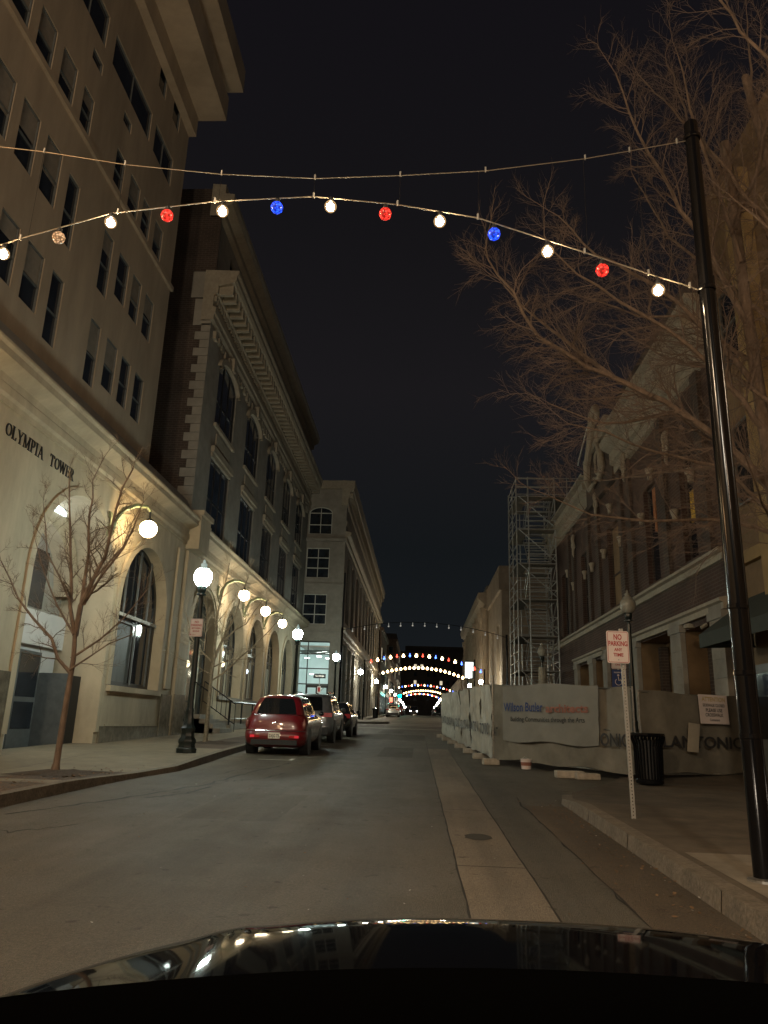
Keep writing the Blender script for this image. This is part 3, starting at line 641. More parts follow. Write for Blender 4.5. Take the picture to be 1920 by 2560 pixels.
# tower
ZT = 24.5
cols = [(-7.3,-6.55),(-6.2,-5.4),(-5.0,-4.2),(-2.0,-1.3),(-0.9,-.1),(.3,1.1),(3.4,4.1),(4.5,5.3),(5.6,6.4),(6.9,7.55),(9.3,9.95),(10.45,11.25),(11.6,12.4),(12.85,13.6),(13.95,14.75),(15.12,15.93),(16.36,17.0),(18.7,19.38),(19.84,20.66),(21.0,21.75),(22.15,22.95)]
narrow = {9, 10, 16, 17}
wins = []
for r, (z0, z1, zn) in enumerate(((10.75, 12.33, 10.38), (13.78, 15.3, 13.3), (16.92, 18.22, 16.92))):
    for i, (c0, c1) in enumerate(cols): wins.append((c0, c1, zn if i in narrow else z0, z1+(0.12 if r == 1 and i in (14, 15, 13) else 0), 0, r, i))
for c0, c1 in ((-6, -3.5), (-2, 1.0), (3, 6.1), (8.2, 11.3), (12.4, 14.6), (15.0, 17.08), (17.6, 20.75), (21.15, 23.0)): wins.append((c0, c1, 20.25, 21.4, 0, 3, 0))
for c0, c1 in ((9.3, 9.95), (16.48, 17.14), (18.78, 19.4)): wins.append((c0, c1, 19.28, 19.68, 0, 4, 0))
wins.append((22.4, 23.15, 22.8, 23.9, 0, 5, 0)); wins.append((20.9, 21.6, 22.8, 23.9, 0, 5, 0))
m = MB(); wall(m, PT, Y0, 24.2, 8.6, ZT, [(c0, c1, z0, z1, 0) for c0, c1, z0, z1, _, _, _ in wins], 0.11)
m.face([(-9.6, 24.2, 8.6), (-22, 24.2, 8.6), (-22, 24.2, ZT), (-9.6, 24.2, ZT)]); m.build('tower_wall', stucco, tw)
m = MB(); m.box(-22, -9.80, Y0, 24.1, 8.45, 28); m.build('tower_core', blackplastic, tw)
m = MB(); PT.box(m, Y0, 24.3, 16.66, 16.84, 0.0, 0.10); PT.box(m, Y0, 24.28, 9.5, 9.75, 0, .08); m.build('ledge', stucco, tw)
rr = random.Random(12)
for c0, c1, z0, z1, _, r, i in wins:
    if c0 < 2: continue
    wdt = c1-c0; bl = (blind, rr.choice([0.45, 0.5, 0.5, 0.3, 0.6])) if rr.random() < .65 and r < 3 else None
    window(PT, c0, c1, z0, z1, tw, glassdark, framegrey, 0.09, (0.46,) if r < 3 else (), (0.5,) if wdt > 1.5 else (), 0.035, bl)
# stepped overhanging eaves
m = MB(); m.box(-9.9, -8.2, Y0, 24.35, 24.5, 25.6); m.build('eaves_slab', stucco, tw)
m = MB(); m.box(-9.9, -7.72, Y0, 24.65, 26.2, 27.3); m.build('upper_eaves_slab', stucco, tw)
m = MB(); m.box(-9.95, -8.45, Y0, 24.3, 25.61, 26.19); m.build('eaves_recess', stucco, tw)
m = MB(); m.box(-9.6, -9.3, Y0, 24.2, 23.6, 24.49); m.build('eaves_cove', stucco, tw)

# ================================================================== the long office building beyond it
ob = thing('office_building', 'long stone-fronted office block with tall bays, modillion cornice and brick side wall', 'building', (-14, 42, 0.9))
PC = Pl((-9.15, 0, 0), (0, 1, 0), (1, 0, 0)); PS = Pl((0, 27.95, 0), (1, 0, 0), (0, -1, 0))
arc_c = [31.25, 36.3, 41.4, 46.4, 51.5]
m = MB(); holes = [(c-1.95, c+1.95, 2.35, 4.75, 1.95, 0.45) for c in arc_c[1:]]+[(29.4, 33.1, 1.1, 4.75, 1.85, 0.45)]
wall(m, PC, 28.3, 57.0, -0.5, 7.85, holes); m.build('street_front', limestone, ob)
m = MB()
for c in arc_c: archring(m, PC, c-1.95, c+1.95, 4.75, 0.28, 0.0, 0.07)
for c in arc_c[1:]:
    for s_ in (-1, 1): PC.box(m, c+s_*2.09-.14, c+s_*2.09+.14, 2.3, 4.75, 0, .07)
m.build('arch_moulding', limestone, ob)
m = MB()
for c in arc_c[1:]: PC.box(m, c-2.1, c+2.1, 2.18, 2.33, -.3, .12)
PC.box(m, 33.7, 57, 0.3, 1.25, 0, .1); m.build('window_sill', limestone2, ob)
bcols = {1: warm_int, 2: cool_int, 3: warm_int}
for k, c in enumerate(arc_c):
    z0 = 2.35 if k else 1.1
    f = window(PC, c-1.95 if k else 29.4, c+1.95 if k else 33.1, z0, 4.75, ob, mat('shop_glass', (0.05, 0.055, 0.05), 0.05, 0.5, 0.9, spec=0.9), frameblk, 0.43, (1.0,), (0.27, 0.73), 0.11, None, 1.95 if k else 1.85, 'arched_window')
    g = MB(); PC.quad(g, c-1.3, c-0.35, z0+.1, 4.4, -.405); PC.quad(g, c+.5, c+1.15, z0+.1, 4.4, -.405); g.build('curtain', mat('lit_curtain', (0.34, 0.33, 0.25), 0.8, 0.35, 3.0, stretch=(1, 7, .4), emis=(1, .9, .65), estr=.045), f)
    g = MB(); P0 = PC.p(c+rr.uniform(-.9, .9), 3.3+rr.uniform(0, .6), -.38); g.sphere(P0, .10, 8, 6, 1.4); g.build('interior_lamp', bcols.get(k, warm_int), f)
m = MB(); band(m, PC, 28.35, 57.0, [(0.0, 7.62), (0.06, 7.62), (0.06, 7.74), (0.14, 7.80), (0.14, 7.98), (0.10, 8.02), (0.12, 8.16), (0.42, 8.28), (0.52, 8.34), (0.52, 8.50), (0.6, 8.58), (0.6, 8.64), (-0.4, 8.70), (-0.4, 7.62)]); m.build('street_cornice', limestone, ob)
# upper storeys
bays = [(29.85, 33.0), (35.4, 38.4), (40.8, 43.6), (46.1, 48.9), (51.4, 54.3)]
m = MB(); holes = []
for a, b in bays: holes += [(a, b, 8.95, 12.15, 0, .14), (a, b, 13.72, 16.3, .55, .14)]
wall(m, PC, 27.95, 57.0, 8.6, 19.2, holes); m.build('upper_wall', limestone2, ob)
m = MB(); m.box(-24, -9.68, 28.05, 57, -0.5, 23); m.build('building_core', blackplastic, ob)
for a, b in bays:
    m = MB(); PC.box(m, a-.12, b+.12, 12.35, 12.62, 0, .16); PC.box(m, a-.05, b+.05, 12.16, 12.34, 0, .07); PC.box(m, a+.4, b-.4, 12.85, 13.35, 0, .05); m.build('window_surround', terracotta, ob); m = MB()
    archring(m, PC, a, b, 16.3, .28, 0, .16, .55); PC.box(m, (a+b)/2-.2, (a+b)/2+.2, 16.9, 17.5, 0, .26); PC.box(m, a-.1, b+.1, 13.55, 13.7, 0, .12)
    m.build('window_surround', terracotta, ob)
for a, b in bays:
    window(PC, a, b, 8.95, 12.15, ob, glassblue, frameblk, 0.11, (0.45,), (0.33, 0.66), .06)
    window(PC, a, b, 13.72, 16.3, ob, glassblue, frameblk, 0.11, (0.45,), (0.33, 0.66), .06, None, .55)
g = MB(); g.sphere(PC.p(35.8, 14.1, -.28), .07, 6, 4, 1.6); g.build('interior_lamp', mat('faint_lamp', (.8, .6, .4), .5, emis=(1, .7, .45), estr=1.2), ob)
m = MB()     # entablature with dentils and modillions
band(m, PC, 27.8, 57.2, [(0, 17.55), (.14, 17.6), (.14, 17.85), (.20, 17.9), (.20, 18.15), (.06, 18.2), (.06, 18.75), (.22, 18.82), (.22, 19.2), (.9, 19.32), (.98, 19.45), (.98, 19.65), (1.06, 19.78), (1.06, 19.9), (-.4, 19.95), (-.4, 17.55)])
y = 28.0
while y < 57.0: PC.box(m, y, y+.2, 18.86, 19.3, .221, .82); y += .62
y = 27.9
while y < 57.1: PC.box(m, y, y+.13, 18.5, 18.74, .061, .17); y += .27
rq = random.Random(2)
for i in range(46):
    a = 28.4+i*.62; PC.box(m, a, a+.35, 17.0+.12*math.sin(i), 17.35, .0, .09+.05*rq.random())
m.build('cornice', terracotta, ob)
PA = Pl((-9.25, 0, 0), (0, 1, 0), (1, 0, 0))
m = MB(); ah = [(30.2, 32.6, 20.6, 22.2, 0, .3), (35.6, 38, 20.6, 22.2, 0, .3), (40.9, 43.4, 20.6, 22.2, 0, .3), (46.2, 48.7, 20.6, 22.2, 0, .3), (51.5, 54, 20.6, 22.2, 0, .3)]
wall(m, PA, 27.95, 57, 19.95, 23.1, ah); m.build('attic_wall', limestone2, ob)
for h in ah: window(PA, h[0], h[1], h[2], h[3], ob, glassdark, frameblk, .22, (), (.5,), .06)
m = MB(); band(m, PA, 27.8, 57.2, [(0, 22.7), (.2, 22.8), (.2, 23.1), (.55, 23.3), (.62, 23.55), (.62, 23.8), (.2, 23.85), (.2, 24.3), (-.4, 24.35), (-.4, 22.7)]); m.build('attic_cornice', terracotta, ob)
# brick side wall with stone quoins, and its sign board high up
m = MB(); PS.quad(m, -24, -9.15, 0, 24.2); m.build('side_wall', brickbrown, ob)
m = MB(); z = 8.7; k = 0
while z < 17.3:
    wd = .62 if k % 2 else .38; m.box(-9.15-wd, -9.13, 27.90, 27.94, z, z+.36); z += .38; k += 1
m.box(-9.9, -9.14, 27.90, 27.94, 17.35, 18.6); m.box(-10.1, -9.14, 27.86, 27.9, 18.65, 19.9)
m.build('quoins', limestone2, ob)
# stoop with steps and railing at its near end
m = MB()
for i in range(4): m.box(-9.14, -7.75+(-0.28*i), 29.9, 31.9, 0.5, G(31)+.15+.17*(i+1))
m.build('front_steps', limestone2, ob)
m = MB()
for yy in (31.95,):
    p0 = Vector((-9.1, yy, 2.85)); p1 = Vector((-7.7, yy, 1.95)); m.tube([p0, p1], .03, 6); m.tube([p0-Vector((0, 0, .8)), p1-Vector((0, 0, .8))], .02, 6)
    for i in range(8): q = p0.lerp(p1, i/7); m.tube([q, q-Vector((0, 0, .85 if i < 7 else 1.15))], .013, 5)
yy = 29.95; p0 = Vector((-9.1, yy, 2.85)); p1 = Vector((-8.3, yy, 2.35)); m.tube([p0, p1], .03, 6)
for i in range(4): q = p0.lerp(p1, i/3); m.tube([q, q-Vector((0, 0, 1.0))], .013, 5)
m.build('stair_railing', frameblk, ob)
m = MB()     # light-well railing on its low wall, running along the windows
m.box(-8.45, -8.25, 33.6, 56.5, .6, 1.05+.1)
m.build('light_well_wall', limestone2, ob)
m = MB(); gz = lambda y: 2.05+.012*(y-33)
m.tube([(-8.35, 33.6, gz(33.6)), (-8.35, 56.5, gz(56.5))], .045, 6); m.tube([(-8.35, 33.6, 1.35), (-8.35, 56.5, 1.65)], .02, 5)
y = 33.6
while y < 56.6: m.tube([(-8.35, y, 1.1), (-8.35, y, gz(y))], .04, 6); y += 2.3
m.build('light_well_railing', frameblk, ob)
m = MB(); PC.box(m, 28.55, 29.2, 3.05, 3.55, 0, .015); sg = tag(m.build('wall_notice', signwhite), 'small pale notice board screwed to the stone wall behind the second street tree', 'notice')
for i in range(5): text('NO TRESPASSING' if i == 0 else ['PRIVATE PROPERTY', 'VIOLATORS WILL', 'BE TOWED AT', 'OWNERS EXPENSE'][i-1], .06, PC.p(28.6, 3.45-.09*i, .018), (0, 1, 0), (0, 0, 1), signred, 'notice_text', sg, .002, width=.52)

# ================================================================== corner building with the lit glass lobby
cb = thing('lobby_building', 'stone corner building stepping out to the pavement with a brightly lit glass lobby', 'building', (-8, 80, 1.3))
PE = Pl((0, 57.0, 0), (1, 0, 0), (0, -1, 0)); PF = Pl((-6.1, 0, 0), (0, 1, 0), (1, 0, 0))
m = MB(); wh3 = [(-9.08, -7.22, 15.6, 17.35, .5, .25), (-9.12, -7.28, 12.1, 14.5, 0, .25), (-9.18, -7.33, 8.5, 10.85, 0, .25), (-9.35, -6.9, 1.3, 7.25, 0, .5)]
wall(m, PE, -16, -6.1, 0, 19.6, wh3); m.build('end_wall', limestone2, cb)
window(PE, -9.08, -7.22, 15.6, 17.35, cb, glassdark, framewhite, .2, (.45, 1.0), (.5,), .07, None, .5)
for h in wh3[1:3]: window(PE, *h[:4], cb, glassdark, framewhite, .2, (.33, .67), (.5,), .07)
m = MB(); PE.box(m, -9.3, -6.0, 15.0, 15.25, 0, .22); PE.box(m, -9.3, -6.0, 8.0, 8.12, 0, .12); PE.box(m, -9.3, -6.05, 11.6, 11.7, 0, .08)
for z in (7.4, 7.65, 7.9): PE.box(m, -9.3, -6.15, z, z+.05, 0, .05)
m.build('string_course', limestone2, cb)
f = MB()
for z in (7.2, 6.3, 5.2, 4.05): PE.box(f, -9.35, -6.9, z-.04, z+.04, -.4, -.3)
for x in (-9.33, -8.6, -6.93): PE.box(f, x-.035, x+.035, 1.3, 7.22, -.399, -.301)
for x in (-8.55, -7.8, -7.7, -7.0): PE.box(f, x-.06, x+.06, 1.3, 3.9, -.398, -.30)
PE.box(f, -8.6, -6.9, 3.8, 4.0, -.397, -.30)
lf = f.build('lobby_glazing', frameblk, cb)
m = MB(); m.box(-9.8, -6.3, 57.9, 64, 1.2, 1.35); m.box(-9.8, -6.3, 62.5, 62.6, 1.35, 7.4); m.box(-9.85, -9.75, 57.9, 62.5, 1.3, 7.4); m.box(-6.6, -6.5, 57.9, 62.5, 1.3, 7.4); m.box(-9.8, -6.3, 57.6, 63, 7.4, 7.5)
m.build('lobby_room', lobby_wall, cb)
m = MB()
for i in range(7): m.box(-9.4, -6.8, 58.2+.6*i, 58.26+.6*i, 6.9, 7.0); m.tube([(-9.5, 58.3+.55*i, 6.6), (-6.7, 58.8+.5*i, 6.75)], .04, 5)
m.tube([(-9.7, 61.5, 2.2), (-7.9, 62.2, 4.0)], .05, 5); m.build('ceiling_ducts', steel, cb)
m = MB()
for x, y, z in ((-9.1, 60.5, 6.2), (-8.1, 60, 6.3), (-7.5, 61, 6.25), (-8.8, 61.5, 5.0), (-7.6, 59.5, 6.45), (-7.9, 61.8, 4.85), (-9.2, 59, 6.6)): m.box(x-.18, x+.18, y-.06, y+.06, z, z+.06)
m.build('lobby_lights', lobby_light, cb)
m = MB(); hs = []
yy = 59.5
while yy < 108: hs += [(yy, yy+2.6, 9.0, 14.6, 0, .3)]; yy += 4.4
hg = []; yy = 58.6
while yy < 108: hg += [(yy, yy+3.1, 1.8, 7.3, 0, .4)]; yy += 4.0
wall(m, PF, 57, 110, 0, 19.0, hs+hg); m.box(-16, -6.7, 57.9, 110, 8, 19); m.box(-16, -9.9, 57.9, 110, 0, 8); m.box(-9.9, -6.7, 64.1, 110, 0, 8)
m.build('street_wall', limestone2, cb)
for h in hs: window(PF, *h[:4], cb, glassblue, frameblk, .28, (.33, .66), (.5,), .08)
for h in hg: window(PF, *h[:4], cb, mat('shopfront_glass', (.10, .13, .12), .05, .6, 1.2, emis=(.8, 1, .9), estr=.06, spec=.9), steel, .3, (.55, .8), (.33, .66), .07)
m = MB(); band(m, PF, 56.9, 110, [(0, 15.0), (.15, 15.05), (.15, 15.4), (.4, 15.5), (.45, 15.75), (0, 15.85)]); band(m, PF, 56.95, 110, [(0, 7.6), (.12, 7.65), (.12, 8.0), (.3, 8.08), (.3, 8.3), (0, 8.35)])
band(m, PF, 56.7, 110.2, [(0, 17.9), (.12, 18.0), (.12, 18.5), (.2, 18.6), (.2, 19.0), (.5, 19.2), (.55, 19.7), (.6, 19.95), (-.4, 20.0), (-.4, 17.9)])
y = 57
while y < 110: PF.box(m, y, y+.16, 18.6, 19.0, .2, .45); PF.box(m, y, y+.3, 16.2+.3*math.sin(y), 16.6+.3*math.sin(y), 0, .07); y += .5
m.box(-16, -5.52, 56.73, 56.98, 19.3, 19.98)
m.build('cornice', terracotta, cb)
m = MB(); m.tube([(-6.0, 56.85, 1.4), (-6.0, 56.85, 12.5)], .07, 8); m.build('drainpipe', frameblk, cb)

# further buildings on the left
def simple_building(label, x0, x1, y0, y1, z, m_, wz, side, seed, lit=0.1, zb=0):
    r = random.Random(seed); t = thing('street_building', label, 'building', ((x0+x1)/2, (y0+y1)/2, G(y0)))
    b = MB(); b.box(x0, x1, y0, y1, 0, z); b.build('wall', m_, t)
    b = MB(); b.box(x0-.3, x1+.3, y0-.3, y1+.3, z, z+.5); b.build('parapet', m_, t)
    P = Pl((x1 if side > 0 else x0, 0, 0), (0, 1, 0), (side, 0, 0)); Pf = Pl((0, y0, 0), (1, 0, 0), (0, -1, 0))
    zz = G(y0)+4.6
    while zz < z-1.6:
        yy = y0+1.2
        while yy < y1-1.5:
            f = MB(); P.box(f, yy, yy+1.3, zz, zz+1.9, 0, .06); fo = f.build('window', framegrey, t); g = MB(); P.quad(g, yy+.1, yy+1.2, zz+.1, zz+1.8, .065); g.build('pane', litwin if r.random() < lit else glassdark, fo); yy += 3.0
        xx = (x0 if side < 0 else x1-8)+1
        if y0 > 110 or side < 0:
            while xx < (x0+9 if side < 0 else x1)-1.3:
                f = MB(); Pf.box(f, xx, xx+1.1, zz, zz+1.7, 0, .06); fo = f.build('window', framegrey, t); g = MB(); Pf.quad(g, xx+.1, xx+1, zz+.1, zz+1.6, .065); g.build('pane', litwin if r.random() < lit else glassdark, fo); xx += 2.6
        zz += 3.4
    f = MB(); P.box(f, y0+.5, y1-.5, G(y0)+.2, G(y0)+3.6, 0, .06); so = f.build('shopfront', frameblk, t)
    g = MB(); P.quad(g, y0+.8, y1-.8, G(y0)+.7, G(y0)+3.1, .065); g.build('shop_window', mat('shopfront_glass', (.10, .13, .12), .05), so)
    return t
simple_building('mid-height brick shop building just past the stone corner block', -16, -5.9, 110.5, 130, 14.5, farbrick, 3, 1, 1)
simple_building('low pale shop building farther down the left pavement', -16, -5.9, 130.5, 150, 12.0, farstone, 3, 1, 2)
simple_building('dark brick block near the crest on the left', -16, -5.9, 150.5, 185, 13.5, farbrick, 3, 1, 3)
simple_building('tall shadowed brick block behind the left row far down the street', -20, -6.2, 186, 235, 21, farbrick, 3, 1, 4)

# ================================================================== theatre on the right
th = thing('theatre_building', 'dark brick theatre front with pale stone bands, tiled columns and an ornate roofline', 'building', (14, 31, 0.7))
PR = Pl((7.5, 0, 0), (0, 1, 0), (-1, 0, 0))
m = MB()
lo = [(19.6, 21.85, 0.5, 4.18, 0, .01), (22.75, 26.3, 0.5, 4.3, 0, .01), (31.3, 33.1, .7, 4.25, 0, .01), (33.9, 36.4, .7, 4.25, 0, .01)]
hi = [(20.3, 21.35, 6.05, 9.3, 0, .3), (23.6, 24.9, 6.05, 9.3, 0, .3), (28.3, 30.1, 6.05, 9.3, 0, .3), (34.0, 35.2, 6.05, 9.3, 0, .3), (38.6, 40.2, 6.05, 9.3, 0, .3)]
wall(m, PR, 18.45, 44, -0.4, 12.3, lo+hi); m.face([(7.5, 44, 0), (24, 44, 0), (24, 44, 12.3), (7.5, 44, 12.3)]); m.face([(7.5, 18.45, 0), (24, 18.45, 0), (24, 18.45, 12.3), (7.5, 18.45, 12.3)])
m.build('brick_wall', brickdark, th)
m = MB()
for h in lo:
    for q in ((h[0], h[0], h[2], h[3]), (h[1], h[1], h[2], h[3])): m.face([PR.p(q[0], q[2], -.01), PR.p(q[0], q[3], -.01), PR.p(q[0], q[3], -.85), PR.p(q[0], q[2], -.85)])
    m.face([PR.p(h[0], h[3], -.01), PR.p(h[1], h[3], -.01), PR.p(h[1], h[3], -.85), PR.p(h[0], h[3], -.85)])
m.build('doorway_lining', tanwall, th)
m = MB(); m.box(8.35, 24, 18.5, 43.9, -0.4, 12.25); m.build('building_core', tanwall, th)
for a, b in ((23.0, 23.25), (20.0, 20.2), (21.2, 21.75), (25.9, 26.2), (31.35, 31.6)): m = MB(); PR.box(m, a, b, .5, 4.15, -.79, -.55); m.build('doorway_post', brickbrown, th)
m = MB(); PR.box(m, 23.4, 24.6, .5, 4.0, -.84, -.79); PR.box(m, 24.7, 25.8, .5, 3.8, -.84, -.79); PR.box(m, 20.25, 21.15, .5, 4.0, -.84, -.79); PR.box(m, 34, 36.2, .5, 4, -.84, -.79); PR.box(m, 31.7, 33.0, .5, 4, -.84, -.79); m.build('door_panel', tanwall, th)
m = MB()
for i in range(9): PR.box(m, 24.9, 25.55, 3.05+.1*i, 3.11+.1*i, -.79, -.76)
m.build('vent_grille', frameblk, th)
for a, b in ((18.75, 19.6), (21.85, 22.75), (26.3, 27.2), (30.6, 31.3), (33.1, 33.9), (36.4, 37.1)):
    z = .4; m = MB()
    while z < 4.15: PR.box(m, a, b, z, z+.455, 0, .14); z += .46
    PR.box(m, a-.06, b+.06, 4.14, 4.34, 0, .18); m.build('tiled_column', limestone2, th)
m = MB()
for a, b in ((18.6, 27.25), (31.05, 37.2)): band(m, PR, a, b, [(0, 4.34), (.14, 4.34), (.14, 4.5), (.22, 4.54), (.22, 4.62), (0, 4.66)])
for a, b in ((18.5, 32.0), (32.05, 44)): band(m, PR, a, b, [(0, 5.55), (.1, 5.57), (.1, 5.74), (.2, 5.78), (.2, 5.86), (0, 5.9)])
m.build('stone_band', terracotta, th)
pan = [(20.35, 21.3, inkblack), (23.65, 24.85, orangepanel), (28.35, 30.05, tanwall), (34.05, 35.15, glassdark), (38.65, 40.15, glassdark)]
for (h, (a, b, mm)) in zip(hi, pan): window(PR, *h[:4], th, glassdark if mm in (inkblack, orangepanel) else mm, brickbrown, .22, (.4,), (), .07)
m = MB(); PR.box(m, 20.42, 20.98, 7.15, 8.05, -.18, -.13); m.build('yellow_board', yellowpanel, th)
m = MB(); PR.box(m, 23.8, 24.35, 8.1, 9.2, -.18, -.13); PR.box(m, 23.7, 23.85, 7.6, 8.6, -.17, .0); m.build('orange_board', orangepanel, th)
for a, z, s_ in ((20.1, 8.25, .16), (21.6, 7.5, .13), (23.7, 9.5, .14), (24.9, 8.3, .13), (27.7, 8.2, .12), (29.0, 9.85, .14), (30.3, 8.3, .14), (32.5, 8.2, .13), (34.0, 8.15, .12), (36.6, 8.1, .12), (38.0, 9.0, .12)):
    m = MB(); m.lathe([(s_*.55, -.18), (s_*.6, 0), (s_, .14), (s_*1.05, .2), (s_*.7, .22)], PR.p(a, z, .12), 10); m.build('stone_finial', terracotta, th)
for a in (19.1, 22.4, 26.2, 27.4, 31.2, 33.0, 36.4, 37.6, 41.4, 43.2): m = MB(); PR.box(m, a, a+.5, 5.9, 11.1, 0, .12); m.build('brick_pier', brickbrown, th)
m = MB()     # cartouches like hanging rings
def ring(m, c, ry, rz, w, P):
    pts = [P.p(c[0]+ry*math.cos(t*math.pi/8), c[1]+rz*math.sin(t*math.pi/8), .18+.03*math.sin(t)) for t in range(17)]; m.tube(pts, w, 6)
for a, z in ((21.75, 9.9), (26.5, 10.95), (31.05, 10.85), (36.0, 10.2)):
    m = MB(); ring(m, (a, z), .15, .32, .06, PR); m.tube([PR.p(a, z-.3, .18), PR.p(a+.02, z-.62, .2), PR.p(a-.03, z-.78, .18)], [.07, .05, .015], 6); m.build('carved_cartouche', terracotta, th)
m = MB()     # cornice: lower left part and taller near part
band(m, PR, 32.6, 44, [(0, 11.2), (.12, 11.25), (.12, 11.75), (.35, 11.85), (.4, 12.1), (.1, 12.15), (.1, 12.35), (.45, 12.42), (.45, 12.5), (-.3, 12.5), (-.3, 11.2)])
band(m, PR, 18.4, 28.0, [(0, 10.95), (.14, 11.0), (.14, 11.3), (.28, 11.36), (.28, 11.8), (.62, 11.98), (.66, 12.2), (.2, 12.25), (.2, 12.7), (.5, 12.82), (.5, 12.95), (-.4, 12.95), (-.4, 10.95)])
PR.box(m, 28.0, 32.6, 12.95, 13.1, -.3, .3)
m.build('cornice', terracotta, th)
m = MB(); m.box(7.6, 8.2, 18.5, 28.0, 12.3, 14.2); PR.box(m, 28.0, 32.6, 10.8, 13.0, -.3, .2); m.build('parapet_block', brickbrown, th)
m = MB()     # scrolled gable ornament over the corner block
def scroll(m, pts, r0): m.tube([PR.p(a, z, .34) for a, z in pts], r0, 7)
scroll(m, [(30.3, 11.4), (31.2, 11.35), (31.7, 11.9), (31.6, 12.6), (30.9, 13.2), (30.5, 13.9), (30.2, 14.4), (29.6, 14.5), (29.3, 14.1), (29.6, 13.8)], [.07, .14, .16, .17, .17, .17, .19, .16, .12, .07])
scroll(m, [(30.4, 11.6), (29.5, 11.3), (29.0, 11.7), (29.2, 12.4), (29.7, 12.9), (29.6, 13.4)], [.07, .12, .14, .14, .12, .08])
ring(m, (30.3, 12.3), .34, .5, .08, PR); PR.box(m, 28.6, 31.9, 13.1, 13.35, 0, .3); PR.box(m, 29.2, 31.2, 13.35, 14.0, -.1, .12)
m.build('scroll_ornament', terracotta, th)
m = MB(); m.tube([PR.p(32.7, 13.0, .5), PR.p(30.4, 14.0, .5)], .04, 5); m.tube([PR.p(44, 12.55, .4), PR.p(32.6, 12.55, .4)], .03, 5); m.build('roof_edge_pipe', steel, th)
m = MB(); m.tube([(7.35, 19.75, 4.1), (7.2, 19.75, 4.0)], .05, 6); m.lathe([(.02, 0), (.13, -.04), (.15, -.14), (.04, -.15)], (7.15, 20.5, 4.22), 10); m.build('wall_lamp_unlit', globe_dead, th)
m = MB(); m.tube([PR.p(22.0, 3.85, -.7), PR.p(22.15, 3.5, -.7), PR.p(22.5, 3.4, -.7), PR.p(22.6, 3.8, -.7)], .018, 5); m.build('loose_cable', frameblk, th)

# low tan building beside it with an awning
tb = thing('tan_building', 'tan rendered building with a dark green awning next to the brick theatre', 'building', (12, 8, .15))
m = MB(); m.box(7.6, 24, -14, 18.4, -.4, 15.5); m.build('wall', tanwall, tb)
m = MB(); m.box(7.35, 7.6, 15.4, 16.3, 0.4, 14.5); m.box(7.35, 7.6, 11, 11.6, .3, 14.5); m.box(7.45, 7.6, -14, 18.4, 5.2, 5.5); m.build('wall_pier', mat('warm_render', (0.40, 0.27, 0.12), 0.85, 0.2, 1.5, stain=.2), tb)
for a in (12.3, 14.0, 16.7):
    f = MB(); P_ = Pl((7.6, 0, 0), (0, 1, 0), (-1, 0, 0)); P_.box(f, a, a+1.1, .5, 2.9, 0, .05); fo = f.build('door', framegrey, tb); g = MB(); P_.quad(g, a+.15, a+.95, 1.3, 2.7, .055); g.build('door_glass', glassdark, fo)
for a in (9, 12.5, 16.3):
    for z in (6.6, 10.2): window(Pl((7.58, 0, 0), (0, 1, 0), (-1, 0, 0)), a, a+1.2, z, z+2, tb, glassdark, framegrey, -.02)
m = MB()
m.face([(7.58, 9, 4.45), (7.58, 17.6, 4.45), (6.35, 17.6, 3.55), (6.35, 9, 3.55)]); m.face([(6.35, 9, 3.55), (6.35, 17.6, 3.55), (6.35, 17.6, 3.25), (6.35, 9, 3.25)])
m.face([(7.58, 17.6, 4.45), (6.35, 17.6, 3.55), (6.35, 17.6, 3.25), (7.58, 17.6, 3.3)]); m.face([(7.58, 9, 4.42), (7.58, 17.6, 4.42), (6.37, 17.6, 3.52), (6.37, 9, 3.52)])
m.build('awning', canopym, tb)
m = MB()
for a in (9.1, 13.3, 17.5): m.tube([(7.55, a, 3.3), (6.4, a, 3.4)], .02, 5)
m.build('awning_frame', frameblk, tb)

# ================================================================== stone hall beyond the side street
hb = thing('stone_hall', 'pale classical stone hall with pilasters and a stepped attic beyond the scaffold', 'building', (16, 115, G(85)))
PH = Pl((9.0, 0, 0), (0, 1, 0), (-1, 0, 0)); PHf = Pl((0, 85, 0), (1, 0, 0), (0, -1, 0))
m = MB(); m.box(9.3, 30, 85.3, 148, 0, 17); m.build('building_core', farstone, hb)
m = MB(); hh_ = []
y = 104.5
while y < 146: hh_ += [(y, y+2.2, 4, 14.2, 1.1, .5)]; y += 5.6
wall(m, PH, 85, 148, 0, 17, [(88, 91, 4.5, 13.0, 0, .5), (94.5, 97.5, 4.5, 13.0, 0, .5)]+hh_, .5)
wall(m, PHf, 9, 30, 0, 17, [(11.4, 14.6, 3.0, 9.4, 1.6, .6), (17, 20.2, 3.0, 9.4, 1.6, .6)]); m.build('wall', farstone, hb)
for h in hh_: window(PH, h[0], h[1], 4, 14.2, hb, glassdark, frameblk, .4, (.3, .6, 1), (.5,), .12, None, 1.1)
for h in ((88, 91), (94.5, 97.5)): window(PH, h[0], h[1], 4.5, 13, hb, glassdark, frameblk, .4, (.3, .6), (.5,), .12)
for h in ((11.4, 14.6), (17, 20.2)): window(PHf, h[0], h[1], 3, 9.4, hb, glassdark, frameblk, .5, (.5, 1), (.33, .66), .1, None, 1.6)
m = MB(); y = 102.6
while y < 147.5:
    m.lathe([(.62, 2.4), (.55, 3.0), (.48, 15.5), (.7, 16.3), (.75, 17)], PH.p(y, 0, .35), 12); y += 5.6
m.build('column', farstone, hb)
m = MB(); band(m, PH, 101.5, 148.4, [(0, 16.6), (.5, 16.7), (.5, 17.4), (1.2, 17.9), (1.4, 18.5), (1.4, 18.9), (0, 19.0)]); m.box(9, 30, 101.6, 148, 17, 18.4); m.box(7.62, 30, 101.53, 101.9, 18.0, 18.93)
